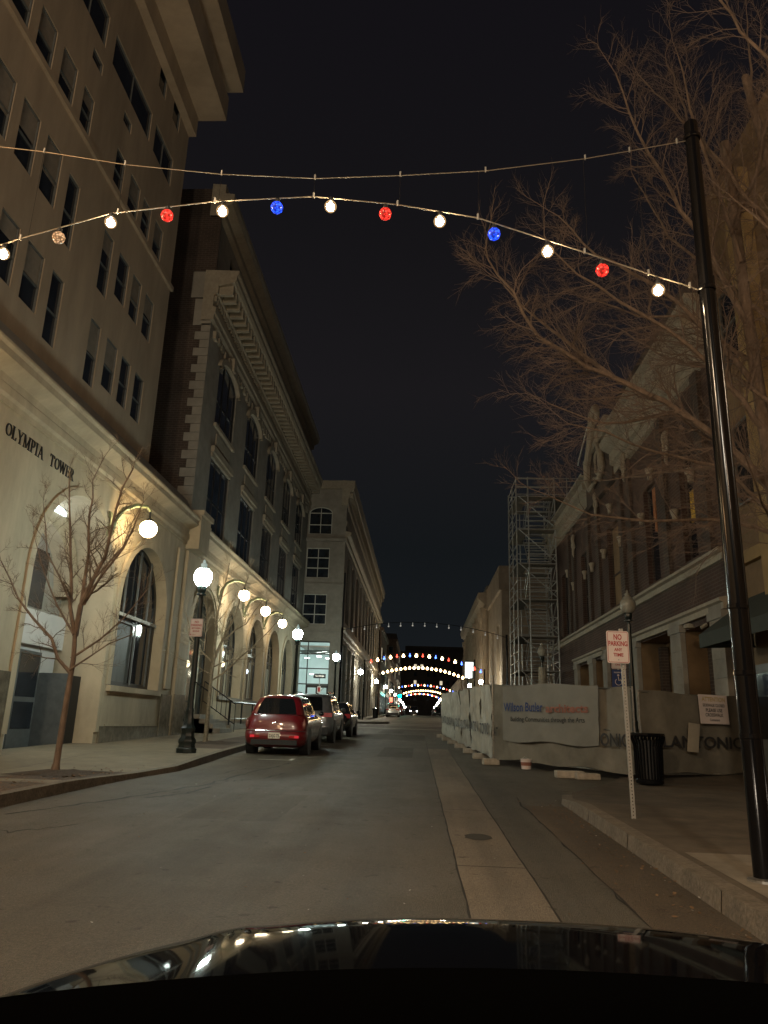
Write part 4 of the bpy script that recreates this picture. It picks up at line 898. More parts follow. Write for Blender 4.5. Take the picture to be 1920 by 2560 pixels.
m.box(8.7, 30, 84.7, 101, 16.4, 19.2); m.box(9.6, 30, 101, 115, 18.4, 20.9); m.box(9.9, 30, 115.2, 132, 18.4, 22.4); m.box(10.2, 30, 132.3, 147, 18.4, 22.3)
m.build('cornice_and_attic', farstone, hb)
simple_building('shadowed shop block beyond the pale stone hall', 10, 30, 149, 185, 16, farbrick, 3, -1, 6)
simple_building('dim corner block on the right near the crest', 9.5, 30, 187, 240, 12, farstone, 3, -1, 7)
# the hill of dark buildings closing the street
def hillblock(label, x0, x1, y, z0, z1, seed, n):
    r = random.Random(seed); t = thing('hill_building', label, 'building', ((x0+x1)/2, y, z0))
    b = MB(); b.box(x0, x1, y, y+25, z0, z1); b.box(x0+3, x1-6, y+2, y+20, z1, z1+2.5); b.build('wall', mat('night_brick', (0.075, 0.06, 0.05), 0.9, .3, .3), t)
    P = Pl((0, y, 0), (1, 0, 0), (0, -1, 0)); zz = z0+3; k = 0
    while zz < z1-2:
        xx = x0+1.5
        while xx < x1-2 and k < 90:
            if r.random() < .45:
                g = MB(); P.box(g, xx, xx+1.1, zz, zz+1.6, 0, .06); fo = g.build('window', litwin if r.random() < .10 else glassdark, t); k += 1
            xx += 2.7
        zz += 3.3
    return t
hillblock('tall dark block on the hill left of the street axis', -34, -10, 300, -2, 36, 5, 0)
hillblock('broad dark mill block on the hill closing the street', -9.8, 26, 320, -2, 31, 6, 0)
hillblock('dark block on the hill right of the street axis', 26, 60, 310, -2, 25, 8, 0)

# ================================================================== scaffold stair tower
sc = thing('scaffold_tower', 'steel scaffold stair tower rising above the theatre end wall', 'scaffold', (6.1, 41.8, G(41)))
X0, X1, YA, YB = 5.1, 7.2, 40.0, 43.6
lev = [2.4, 4.25, 6.05, 8.0, 9.95, 11.85, 13.75]
m = MB()
for x in (X0, 5.75, X1):
    for y in (YA, 41.8, YB):
        if x == 5.75 and y == 41.8: continue
        m.tube([(x, y, G(y)), (x, y, 14.85)], .038, 6)
m.tube([(7.9, YA, 13.7), (7.9, YA, 14.85)], .03, 6); m.tube([(9.3, YA, 12.4), (9.3, YA, 14.85)], .03, 6)
m.build('upright', dirtysteel, sc)
m = MB()
for z in lev:
    for zz in (z, z+.5, z+1.0):
        m.tube([(X0, YA, zz), (X1, YA, zz)], .024, 5); m.tube([(X0, YA, zz), (X0, YB, zz)], .024, 5); m.tube([(X1, YA, zz), (X1, YB, zz)], .024, 5); m.tube([(X0, YB, zz), (X1, YB, zz)], .024, 5)
for zz in (14.8, 14.3, 13.85): m.tube([(X0, YA, zz), (9.3, YA, zz)], .028, 5); m.tube([(X0, YB, zz), (9.3, YB, zz)], .024, 5)
m.build('guard_rail', dirtysteel, sc)
m = MB()
for a, b in zip(lev, lev[1:]): m.tube([(X0+.1, YA-.04, b), (X1, YA-.04, a+.1)], .026, 5); m.tube([(X0, YA, a), (X0, YB, b)], .022, 5); m.tube([(X1, YB, a), (X1, YA, b)], .022, 5)
m.tube([(X0+.1, YA-.04, 2.3), (X1, YA-.04, G(40)+.1)], .026, 5); m.build('diagonal_brace', dirtysteel, sc)
m = MB()
for z in lev: m = MB(); m.box(X0, 5.75, YA, YB, z-.06, z-.01); m.box(5.75, X1, YA, YA+.7, z-.06, z-.01); m.box(5.75, X1, YB-.7, YB, z-.06, z-.01); m.build('platform', woodm, sc)
m = MB(); m.box(X1, 9.3, YA, YB, 13.69, 13.74); m.build('platform', woodm, sc)
m = MB()
prev = G(41)
for i, z in enumerate(lev):
    ya, yb = (YA+.7, YB-.7) if i % 2 else (YB-.7, YA+.7)
    xa, xb = 5.85, 7.1
    for k in range(9):
        t = (k+.5)/9; y = ya+(yb-ya)*t; zz = prev+(z-prev)*t; m.box(xa+.05, xb-.05, y-.11, y+.11, zz-.015, zz+.015)
    for x in (xa, xb): m.tube([(x, ya, prev), (x, yb, z)], .03, 5); m.tube([(x, ya, prev+.9), (x, yb, z+.9)], .018, 5)
    prev = z
m.build('stair_flight', dirtysteel, sc)

# ================================================================== construction fence with banners
def cloth(P0, P1, z0f, z1f, m_, name, parent, sag=.03, seed=0, nx=40, nz=16, off=0.0, folds=7):
    r = random.Random(seed); P0 = Vector(P0); P1 = Vector(P1); u = (P1-P0); L = u.length; u.normalize(); n = Vector((-u.y, u.x, 0))
    if n.y > 0: n = -n
    ph = [r.uniform(0, 6.28) for _ in range(8)]; mb = MB()
    for j in range(nz+1):
        for i in range(nx+1):
            s_, t = i/nx, j/nz
            a = s_*L; z0 = z0f(s_); z1 = z1f(s_); edge = min(1, 6*(1-t)+.15)
            d = sag*(.9*(1-abs(math.sin(a*folds*.61+ph[6]+1.9*t)))**3+.7*(1-abs(math.sin(a*2.3-t*4.2+ph[7])))**5+math.sin(a*folds+ph[0]+2*t)*(.35+.65*t)+.6*math.sin(a*folds*1.9+ph[1]+1.5*t)*t+.5*math.sin(3*t+a*2+ph[2])+.35*math.sin(a*5.1+t*7+ph[3]))
            zz = z0+(z1-z0)*t - .03*math.sin(a*2.4+ph[4])*t*t
            zz += .03*math.sin(a*3.1+ph[5])*(1-t)
            mb.v.append(Vector((P0.x+u.x*a, P0.y+u.y*a, zz))+n*(d+off))
    for j in range(nz):
        for i in range(nx): k = j*(nx+1)+i; mb.f.append((k, k+1, k+nx+2, k+nx+1))
    return mb.build(name, m_, parent, True), u, n
def fence_panel(label, p0, p1, h0, h1, m_, seed, lean=0, post='both', sag=.03, folds=7):
    t = thing('construction_fence', label, 'fence', (p0[0], p0[1], G(p0[1])), 'construction fence panels')
    za = G(p0[1]); zb = G(p1[1]); mb = MB()
    A = Vector((*p0, za+.08)); B = Vector((*p1, zb+.08))
    for q, h in ((A, h0), (B, h1)): mb.tube([q, q+Vector((0, 0, h))], .024, 7)
    for f in (0.02, .5, 1.0): mb.tube([A+Vector((0, 0, .05+(h0-.1)*f)), B+Vector((0, 0, .05+(h1-.1)*f))], .018, 6)
    mb.build('steel_frame', steel, t)
    c, u, n = cloth((*p0, 0), (*p1, 0), lambda s_: za+(zb-za)*s_+.17, lambda s_: za+(zb-za)*s_+h0+(h1-h0)*s_+.05, m_, 'printed_mesh', t, sag, seed, off=.035, folds=folds)
    return t, u, n, za, zb
def ftext(s, P0, u, n, a, z, size, m_, parent, off=.075, width=None, bold=.02):
    o = Vector(P0)+u*a+n*off; o.z = z; return text(s, size, o, u, (0, 0, 1), m_, 'printed_text', parent, 0.0, width=width, bold=bold)
COR = (1.93, 20.4)
fp = [(1.93, 20.4), (1.83, 22.6), (1.70, 25.2), (1.56, 28.2), (1.42, 31.2), (1.27, 34.2), (1.11, 37.3)]
names = ['nearest', 'second', 'third', 'fourth', 'fifth', 'farthest']
for i in range(6):
    a, b = fp[i], fp[i+1]
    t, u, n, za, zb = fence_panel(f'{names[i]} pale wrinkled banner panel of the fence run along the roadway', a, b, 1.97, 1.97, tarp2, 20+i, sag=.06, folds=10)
    P0 = Vector((b[0], b[1], 0)); uu = -u; nn = Vector((-1, 0, 0)); L = (Vector(b)-Vector(a)).length
    nrm = uu.cross(Vector((0, 0, 1)))
    ftext(['TONIC', 'LANTONI', 'ATLANTONIC', 'LANTONIC', 'TONICLAN', 'ATLANTO'][i], P0, uu, nrm, .12, (za+zb)/2+.72, .42, mat('ink_faded', (.07, .08, .09), .7), t, off=.125, width=L-.3, bold=.012)
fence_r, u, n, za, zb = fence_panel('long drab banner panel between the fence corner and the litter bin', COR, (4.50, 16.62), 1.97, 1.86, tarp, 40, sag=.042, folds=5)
ftext('ONIC', (*COR, 0), u, n, 3.76, za+.62, .37, inkblack, fence_r, off=.15, width=.80)
ftext('AT', (*COR, 0), u, n, .12, za+.72, .30, inkblack, fence_r, off=.115, width=.16)
m = MB(); m.tube([(1.90, 20.36, G(20.4)+.05), (1.90, 20.36, G(20.4)+2.25)], .032, 8); m.build('corner_post', steel, fence_r)
# sponsor banner hung on that panel
sb = thing('sponsor_banner', 'sponsor banner with blue and faded red lettering hung on the grey fence panel', 'banner', (COR[0]+u.x*.55, COR[1]+u.y*.55, za+.7))
P0 = Vector((*COR, 0))
c1, uu, nn = cloth(P0+u*.50, P0+u*3.72, lambda s_: za+.62-.02*s_, lambda s_: za+1.98-.06*s_, bannerm, 'banner_cloth', sb, .018, 77, off=.125, folds=3)
zc = za+1.36
ftext('Wilson Butler', P0, u, n, .58, zc-.03, .30, inkblue, sb, off=.165, width=1.42, bold=.014)
ftext('architects', P0, u, n, 2.10, zc-.05, .26, inkorange, sb, off=.165, width=1.35, bold=.03)
ftext('Building Communities through the Arts', P0, u, n, .84, zc-.27, .155, inkblack, sb, off=.165, width=2.50, bold=.008)
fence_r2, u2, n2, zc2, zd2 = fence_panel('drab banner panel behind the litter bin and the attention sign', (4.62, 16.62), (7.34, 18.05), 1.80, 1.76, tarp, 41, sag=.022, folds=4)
ftext('LANTONIC', (4.62, 16.62, 0), u2, n2, .50, zc2+.72, .34, inkblack, fence_r2, off=.13, width=2.35)
P2 = Vector((4.62, 16.62, 0))
att = thing('attention_sign', 'white attention sign reading sidewalk closed please use crosswalk on the fence', 'sign', tuple(P2+u2*1.75+Vector((0, 0, zc2+1.2))))
m = MB(); cc = P2+u2*2.02+n2*.15; cc.z = zc2+1.54; m.obox(cc, u2, n2, (-.03*u2.x, -.03*u2.y, 1), .43, .006, .31); m.build('sign_board', signwhite, att)
for s_, dz, sz, wd, mm in (('ATTENTION', .17, .13, .70, inkyellow), ('SIDEWALK CLOSED', .055, .085, .66, inkblack), ('PLEASE USE', -.055, .10, .50, inkblack), ('CROSSWALK', -.155, .10, .54, inkblack), ('Contractors', -.25, .07, .30, inkblack)):
    q = cc+u2*(-wd/2)+n2*.009; q.z = cc.z+dz; text(s_, sz, q, u2, (0, 0, 1), mm, 'sign_text', att, 0.0, width=wd, bold=.025)
m = MB(); q = P2+u2*1.32+n2*.18; q.z = zc2+.93; m.obox(q, (u2+Vector((0, 0, -.08))), n2, (u2.x*.18, u2.y*.18, 1), .16, .004, .30)
tag(m.build('loose_notice', mat('curled_paper', (.36, .32, .25), .8, .1, 5), None, loc=tuple(q)), 'blank curled sheet hanging crooked on the fence left of the attention sign', 'notice')
# concrete feet under the fence
def footblock(label, x, y, rz=0, sx=.36, sy=.2, sz=.16):
    t = MB(); t.obox((x, y, G(y)+sz/2), (math.cos(rz), math.sin(rz), 0), (-math.sin(rz), math.cos(rz), 0), (0, 0, 1), sx/2, sy/2, sz/2)
    o = t.build('concrete_block', blockm, None, loc=(x, y, G(y))); bv = o.modifiers.new('b', 'BEVEL'); bv.width = .02; bv.segments = 2
    return tag(o, label, 'concrete block', 'concrete fence feet')
for i, (x, y) in enumerate(fp): footblock(f'{["corner", "first", "second", "third", "fourth", "fifth", "sixth"][i]} concrete foot block under the roadside fence run, counted from the corner', x-.10, y-.05, .1, .42, .24)
footblock('pale concrete block lying flat before the fence left of the litter bin', 3.55, 16.95, .05, .5, .3, .13)
footblock('brown concrete block behind the pale one under the fence', 3.22, 17.15, .05, .6, .28, .15)
m = MB(); m.obox((2.55, 19.0, G(19)+.12), (1, -.2, 0), (.2, 1, 0), (0, 0, 1), .13, .09, .11); pt = thing('paint_tin', 'small white printed bucket standing under the fence near its corner', 'bucket', (2.55, 19.0, G(19)))
m = MB(); m.lathe([(.11, 0), (.13, .22), (.135, .23), (.12, .235)], (2.55, 19.0, G(19)+.02), 14); m.build('bucket_body', signwhite, pt)
m = MB(); m.lathe([(.122, .08), (.130, .16)], (2.55, 19.0, G(19)+.02), 14); m.build('bucket_label', inkorange, pt)
m = MB(); m.tube([(2.43, 19, G(19)+.24), (2.5, 18.9, G(19)+.3), (2.66, 19, G(19)+.24)], .006, 4); m.build('bucket_handle', steel, pt)

# ================================================================== litter bin, posts and signs
def litter_bin(label, x, y, s=1.0, h=0.0):
    t = thing('litter_bin', label, 'litter bin', (x, y, G(y)+h)); z = G(y)+h; m = MB()
    for k in range(26):
        a = 2*math.pi*k/26; m.tube([(x+.25*math.cos(a), y+.25*math.sin(a), z+.06), (x+.27*math.cos(a), y+.27*math.sin(a), z+.75), (x+.33*math.cos(a), y+.33*math.sin(a), z+.93)], .016, 4)
    m.build('slats', gloss_black, t)
    m = MB(); m.lathe([(.20, .05), (.235, .1), (.245, .85), (.25, .86)], (x, y, z), 20); m.build('liner', blackplastic, t)
    m = MB(); m.lathe([(.32, .92), (.345, .95), (.33, .99), (.24, 1.0), (.22, .94)], (x, y, z), 24); m.lathe([(.24, .02), (.27, .04), (.27, .10), (.25, .12)], (x, y, z), 24); m.build('rim', gloss_black, t)
    return t
litter_bin('black slatted litter bin standing before the fence by the sidewalk', 4.60, 16.05, 1, HR(16))
litter_bin('dark litter bin far down the left pavement', -4.6, 79.4, 1, .15)

# tall black pole carrying the light string
pole = thing('string_light_pole', 'tall glossy black pole on the kerb holding the ends of the light wires', 'pole', (2.665, 6.44, G(6.44)+.15))
m = MB(); bz = G(6.44)+.15; m.lathe([(.076, 0), (.078, .3), (.074, 3.0), (.066, 7.1), (.03, 7.14)], (2.665, 6.44, bz), 20); m.build('shaft', gloss_black, pole, True)
m = MB(); m.lathe([(.12, 0), (.12, .02), (.085, .03)], (2.665, 6.44, bz), 18); m.build('base_plate', steel, pole)
m = MB(); m.tube([(2.735, 6.40, bz+.1), (2.73, 6.40, bz+2.5), (2.725, 6.41, bz+5.3)], .011, 6); m.build('conduit', gloss_black, pole)
m = MB()
for z in (1.05, 1.55, 2.1, 5.15, 6.9): m = MB(); m.lathe([(.079, z), (.083, z+.01), (.083, z+.035), (.079, z+.045)], (2.665, 6.44, bz), 18); m.build('band_clamp', gloss_black, pole)

def sign_text(t, lines, ctr, u, mm, nrm_off=.006):
    u = Vector(u).normalized(); n = u.cross(Vector((0, 0, 1)))
    for s_, dz, sz, wd in lines:
        q = Vector(ctr)-u*(wd/2)+n*nrm_off; q.z = ctr[2]+dz; text(s_, sz, q, u, (0, 0, 1), mm, 'sign_text', t, 0, width=wd, bold=.028)
def rrect(cx, cy, hx, hy, r, n=5):
    P = []
    for sx, sy, a0 in ((1, -1, -90), (1, 1, 0), (-1, 1, 90), (-1, -1, 180)):
        for i in range(n+1): a = R(a0+90*i/n); P.append((cx+sx*(hx-r)+r*math.cos(a), cy+sy*(hy-r)+r*math.sin(a)))
    return P
def plate(t, ctr, u, hx, hy, m_, name='sign_plate', r=.035, th_=.003, back=0.0, ringm=None, ring_w=.010, inset=.018):
    u = Vector(u).normalized(); n = u.cross(Vector((0, 0, 1))); c = Vector(ctr)
    P = rrect(0, 0, hx, hy, r); mb = MB()
    f = [c+u*a+Vector((0, 0, b))+n*(th_) for a, b in P]; g = [c+u*a+Vector((0, 0, b))-n*(th_+back) for a, b in P]
    mb.face(f); mb.face(g[::-1])
    for i in range(len(P)): j = (i+1) % len(P); mb.face([f[i], f[j], g[j], g[i]])
    o = mb.build(name, m_, t)
    if ringm:
        A = rrect(0, 0, hx-inset, hy-inset, r*.8); B = rrect(0, 0, hx-inset-ring_w, hy-inset-ring_w, r*.6); mb = MB()
        for i in range(len(A)): j = (i+1) % len(A); mb.face([c+u*p[0]+Vector((0, 0, p[1]))+n*(th_+.002) for p in (A[i], A[j], B[j], B[i])])
        mb.build('sign_border', ringm, o)
    return o
# foreground no-parking sign on a perforated post
ns = thing('no_parking_sign', 'no parking any time sign on a perforated steel post at the right kerb', 'sign', (2.59, 9.8, G(9.8)+.15))
bz = G(9.8)+.15; m = MB(); H = 2.28; lean = Vector((-.028, 0.02, 0))
top = Vector((2.59, 9.8, bz+H))+lean; bot = Vector((2.59, 9.8, bz))
ax = (top-bot).normalized()
for sx in (-1, 1): m.obox((top+bot)/2+Vector((sx*.021, .012, 0)), (1, 0, 0), (0, 1, 0), ax, .004, .014, H/2)
n_ = 58
m.obox((top+bot)/2+Vector((-.0135, 0, 0)), (1, 0, 0), (0, 1, 0), ax, .0075, .002, H/2); m.obox((top+bot)/2+Vector((.0135, 0, 0)), (1, 0, 0), (0, 1, 0), ax, .0075, .002, H/2)
for i in range(n_): q = bot.lerp(top, (i+.5)/n_); m.obox(q, (1, 0, 0), (0, 1, 0), ax, .0062, .002, H/n_*.27)
m.build('perforated_post', mat('sign_post_steel', (.36, .34, .30), .5, .15, 30, metal=.4), ns)
sc_ = (2.50, 9.77, 2.40)
plate(ns, sc_, (1, .10, 0), .143, .203, signwhite, ringm=signred, ring_w=.006, inset=.010, r=.026)
sign_text(ns, [('NO', .093, .098, .105), ('PARKING', .015, .085, .245), ('ANY', -.052, .055, .105), ('TIME', -.118, .060, .130)], sc_, (1, .10, 0), signred)
m = MB(); m.lathe([(.008, 0), (.006, .006)], (2.50, 9.762, 2.24), 8, 'y'); m.build('bolt', steel, ns)
sc2 = (2.60, 9.86, 2.19)

# ornate street lamps
def lamp_profile(): return [(.235, 0), (.24, .10), (.20, .13), (.19, .20), (.21, .24), (.21, .30), (.165, .36), (.15, .48), (.165, .52), (.175, .57), (.14, .62), (.115, .70), (.095, .85), (.09, .95), (.10, .99), (.078, 1.04)]
def make_lamp(name_, label, lit, proto_loc):
    t = thing(name_, label, 'street lamp', proto_loc, 'ornate street lamps', proto=True)
    m = MB(); m.lathe(lamp_profile(), (0, 0, 0), 16, flute=8, fdepth=.05); m.build('cast_base', greendark, t, True)
    m = MB(); m.lathe([(.075, 1.0), (.070, 1.4), (.056, 3.55), (.062, 3.6), (.05, 3.66), (.05, 3.8), (.085, 3.86), (.11, 3.93), (.115, 4.0), (.10, 4.04)], (0, 0, 0), 16, flute=8, fdepth=.04); m.build('fluted_shaft', greendark, t, True)
    for z in (3.78,): m = MB(); m.lathe([(.03, z), (.12, z+.02), (.12, z+.05), (.06, z+.06)], (0, 0, 0), 16); m.build('collar', greendark, t)
    m = MB(); prof = [(.10, 4.03), (.155, 4.07), (.205, 4.16), (.222, 4.26), (.216, 4.34), (.185, 4.41), (.14, 4.45)]; m.lathe(prof, (0, 0, 0), 22); m.build('globe', lit, t, True)
    m = MB(); m.lathe([(.142, 4.451), (.150, 4.465), (.125, 4.50), (.075, 4.53), (.07, 4.55), (.085, 4.58), (.07, 4.61), (.03, 4.63), (.04, 4.66), (.03, 4.69), (.008, 4.72)], (0, 0, 0), 18); m.build('globe_cap', cap_cool if lit is not globe_dead else globe_dead, t, True)
    return t
L0 = make_lamp('street_lamp', 'nearest lit ornate street lamp on the left pavement', globe_cool, (-5.58, 18.55, G(18.55)+.15))
for i, (y, lb) in enumerate(((34.0, 'second lit street lamp on the left, just behind the last wall globe'), (50.0, 'third lit street lamp on the left, in front of the glass lobby corner'))):
    copy_tree(L0, (-5.62, y, G(y)+.15), label=lb)
LF = make_lamp('street_lamp', 'fourth lit street lamp on the left pavement', globe_cool_far, (-5.62, 71, G(71)+.15))
for y, lb in ((97.0, 'fifth lit street lamp on the left pavement'), (124, 'sixth lit street lamp on the left pavement'), (148, 'seventh lit street lamp on the left pavement'), (172, 'farthest lit street lamp on the left pavement')): copy_tree(LF, (-5.62, y, G(y)+.15), label=lb)
for i, (x, y, lb) in enumerate(((6.9, 88.5, 'nearest lit street lamp on the right, beside the stone hall'), (6.55, 104, 'second lit street lamp on the right above the fence'), (6.8, 150, 'third lit street lamp on the right above the fence'), (6.9, 178, 'farthest lit street lamp on the right pavement'))):
    copy_tree(LF, (x, y, G(y)+.15), label=lb)
for i, y in enumerate((205, 228, 252, 278)):
    copy_tree(LF, (-5.4, y, G(y)+.15), label=f'{["first", "second", "third", "last"][i]} tiny lit street lamp beyond the crest on the left side')
    copy_tree(LF, (5.0, y-8, G(y)+.15), label=f'{["first", "second", "third", "last"][i]} tiny lit street lamp beyond the crest on the right side')
LD = make_lamp('street_lamp', 'unlit street lamp behind the no parking sign and fence', globe_dead, (5.95, 21.9, G(21.9)+.15))
copy_tree(LD, (6.05, 40.0-1.6, G(38)+.15-.15), label='unlit street lamp in front of the scaffold tower')
# signs strapped to the lamps
def lamp_sign(label, x, y, z, hx, hy, lines, mm=signred, board=signwhite, ring_=signred):
    t = thing('parking_sign', label, 'sign', (x, y-.085, z-hy)); plate(t, (x, y-.085, z), (1, 0, 0), hx, hy, board, ringm=ring_, ring_w=.005, inset=.010, r=.02); sign_text(t, lines, (x, y-.085, z), (1, 0, 0), mm)
    m = MB(); m.lathe([(.08, -.012), (.08, .012)], (x, y, z+hy*.6), 12); m.lathe([(.08, -.012), (.08, .012)], (x, y, z-hy*.6), 12); m.build('strap', steel, t); return t
s1 = lamp_sign('red and white no parking between signs plate on the nearest lamp post', -5.60, 18.55, 3.52, .155, .22, [('NO', .115, .075, .10), ('PARKING', .035, .075, .26), ('BETWEEN', -.035, .055, .22), ('SIGNS', -.105, .055, .17)])
m = MB(); m.box(-5.72, -5.60, 18.457, 18.459, 3.345, 3.352); m.face([(-5.72, 18.457, 3.33), (-5.72, 18.457, 3.37), (-5.75, 18.457, 3.348)]); m.build('sign_arrow', signred, s1)
lamp_sign('small red and white permit sign on the unlit lamp behind the fence', 5.50, 21.6, 3.28, .20, .24, [('NO', .13, .07, .12), ('PARKING', .04, .07, .30), ('PERMIT', -.05, .06, .26), ('ONLY', -.15, .06, .2)])
hs_ = thing('accessible_parking_sign', 'dark blue accessible parking sign below the small red and white one', 'sign', (5.50, 21.5, 2.5))
plate(hs_, (5.50, 21.51, 2.72), (1, 0, 0), .20, .29, inkblue, r=.02)
m = MB(); yy = 21.50; m.lathe([(.03, -.002), (.03, .002)], (5.47, yy, 2.86), 10, 'y'); m.tube([(5.47, yy, 2.82), (5.48, yy, 2.72), (5.56, yy, 2.71), (5.60, yy, 2.62)], .011, 4)
m.tube([(5.47+.09*math.cos(a/9*5.2+2.2)-.0, yy, 2.68+.09*math.sin(a/9*5.2+2.2)) for a in range(10)], .010, 4); m.build('wheelchair_symbol', signwhite, hs_)
sign_text(hs_, [('RESERVED', .20, .05, .28), ('PARKING', -.20, .04, .24), ('VAN ACCESSIBLE', -.25, .03, .28)], (5.50, 21.51, 2.72), (1, 0, 0), signwhite)
m = MB(); m.tube([(5.50, 21.56, G(21)+.1), (5.50, 21.56, 3.5)], .028, 6); m.build('sign_post', steel, hs_)
t = thing('paper_notice', 'tall pale notice wrapped round the unlit lamp before the scaffold', 'notice', (6.05, 38.3, 3.0)); m = MB(); m.lathe([(.20, 3.05), (.20, 4.3)], (6.05, 38.4, 0), 12); m.build('notice_sheet', mat('notice_sheet', (.42, .38, .30), .8, .3, 6), t)
# one way sign before the lobby
ow = thing('one_way_sign', 'black one way sign on a post in front of the lit lobby', 'sign', (-6.9, 52.0, G(52)+.15))
m = MB(); m.tube([(-6.9, 52, G(52)+.15), (-6.9, 52, 4.55)], .03, 6); m.build('sign_post', steel, ow)
plate(ow, (-6.9, 51.95, 4.35), (1, 0, 0), .42, .15, inkblack, r=.02)
m = MB(); m.box(-7.2, -6.72, 51.944, 51.946, 4.31, 4.39); m.face([(-6.72, 51.945, 4.27), (-6.72, 51.945, 4.43), (-6.56, 51.945, 4.35)]); m.build('arrow', signwhite, ow)
plate(ow, (-6.9, 51.95, 3.45), (1, 0, 0), .12, .22, signwhite, 'lower_plate', r=.02); 
m = MB(); m.box(-6.98, -6.82, 51.944, 51.946, 3.3, 3.6); m.build('lower_print', signred, ow)

# wall lanterns: bronze scroll arm and glowing globe
def wall_lantern(label, y, x_wall, xg, z, gm, r=.25):
    t = thing('wall_lantern', label, 'wall lantern', (x_wall, y-.6, z-.1), 'globe lanterns on the stone street fronts'); m = MB()
    arm = [(x_wall+.03, y-1.10, z-.42), (x_wall+.10, y-1.06, z-.30), (x_wall+.16, y-1.02, z+.0), (x_wall+.28, y-.85, z+.36), (x_wall+.5, y-.5, z+.58), (x_wall+.68, y-.18, z+.64), (xg, y, z+.56)]
    m.tube(arm, [.03, .06, .075, .075, .065, .055, .04], 8); m.tube([(x_wall+.03, y-1.1, z-.40), (x_wall+.12, y-1.15, z-.5), (x_wall+.18, y-1.08, z-.38), (x_wall+.12, y-1.0, z-.3)], .028, 6)
    m.obox((x_wall+.02, y-1.08, z-.15), (1, 0, 0), (0, 1, 0), (0, 0, 1), .02, .1, .35); m.build('scroll_arm', mat('verdigris_bronze', (.30, .33, .18), .5, .3, 10, metal=.3), t, True)
    m = MB(); m.lathe([(.03, .60), (.035, .34), (.10, .28), (.12, .22)], (xg, y, z), 12); m.build('gallery', frameblk, t)
    m = MB(); m.sphere((xg, y, z), r, 20, 12); m.build('globe', gm, t, True)
wall_lantern('added warm globe lantern, out of view, tinting the wall left of the arched entrance', 11.4, -8.88, -8.15, 6.70, globe_warm, .255)  # lantern added outside the view to throw warm light on the left wall
wall_lantern('large warm globe lantern on a scroll arm beside the big arched window', 21.15, -8.88, -8.15, 6.70, globe_warm, .255)
for y, lb in ((33.9, 'second globe lantern, just above the second street tree'), (38.9, 'third globe lantern along the arched stone front'), (43.9, 'farthest globe lantern, left of the second street lamp')):
    wall_lantern(lb, y, -9.13, -8.2, 6.85, globe_warm2, .25)

# ================================================================== festoon of lights over the street, at the big pole
FY = 6.44
lowx = [-8.9, -6.2, -5.2, -4.33, -4.18, -3.26, -2.17, -1.18, -.32, .49, 1.53, 2.13, 2.51, 2.62]
lowz = [4.2, 5.4, 5.72, 5.98, 6.04, 6.34, 6.48, 6.53, 6.43, 6.27, 5.87, 5.63, 5.49, 5.44]
def interp(x, X, Z):
    for i in range(len(X)-1):
        if x <= X[i+1]: return Z[i]+(Z[i+1]-Z[i])*(x-X[i])/(X[i+1]-X[i])
    return Z[-1]
wirem = mat('festoon_wire', (.45, .38, .29), .35, metal=.6)
fw_ = thing('festoon_wires', 'pair of thin support wires strung across the street from the black pole', 'wire', (2.6, FY, 5.4))
m = MB(); m.tube([(x, FY, z) for x, z in zip(lowx, lowz)], .0065, 5); m.tube([(x, FY+.02, z+.016+.006*math.sin(x*9)) for x, z in zip(lowx, lowz)], .004, 4); m.build('lower_wire', wirem, fw_)
upx = [-8.9, -6.5, -4.1, -3.2, -2.16, -1.18, -.3, .57, 1.58, 2.03, 2.51, 2.66]; upz = [7.9, 7.45, 7.11, 6.94, 6.81, 6.75, 6.78, 6.83, 6.97, 7.06, 7.16, 7.19]
m = MB(); m.tube([(x, FY, z) for x, z in zip(upx, upz)], .0045, 5); m.build('upper_wire', wirem, fw_)
m = MB()
for x in (-4.1, -3.2, -2.16, -1.18, -.3, .5, 1.56, 2.1): m.tube([(x, FY, interp(x, upx, upz)), (x, FY, interp(x, lowx, lowz))], .0022, 3)
m.build('hanger_wire', frameblk, fw_)
m = MB()
for x in (-4.18, -3.2, -2.2, -1.18, -.32, .49, 1.53, 2.13, 2.51): z = interp(x, lowx, lowz); m.tube([(x, FY, z-.015), (x, FY, z+.045)], .012, 5)
for x in (-4.1, -3.2, -2.16, -1.18, -.3, .57, 1.58, 2.03, 2.51): z = interp(x, upx, upz); m.tube([(x, FY, z-.012), (x, FY, z+.045)], .010, 5)
m.build('wire_clamp', mat('bright_clamp', (.75, .72, .65), .3, metal=.7), fw_)
def hang(kind, label, x, z, mm):
    zt = interp(x, lowx, lowz); t = thing('festoon_bulb', label, 'light bulb', (x, FY, z), 'coloured and white bulbs on the near wire')
    m = MB(); m.tube([(x, FY, zt), (x, FY, z+.085)], .006, 5); m.lathe([(.018, .055), (.024, .07), (.024, .10), (.012, .115)], (x, FY, z), 10); m.build('socket', frameblk, t)
    if kind == 'white':
        m = MB(); m.sphere((x, FY, z-.005), .040, 12, 8, 1.1); m.build('filament_glow', bulb_core, t, True)
        m = MB(); pr = [(.06*math.sin(math.pi*i/10)+.001, -.06*math.cos(math.pi*i/10)) for i in range(11)]; m.lathe(pr, (x, FY, z), 18); m.build('glass_envelope', envelope, t, True)
    else:
        m = MB(); m.sphere((x, FY, z), .063, 18, 12); m.build('led_ball', mm, t, True)
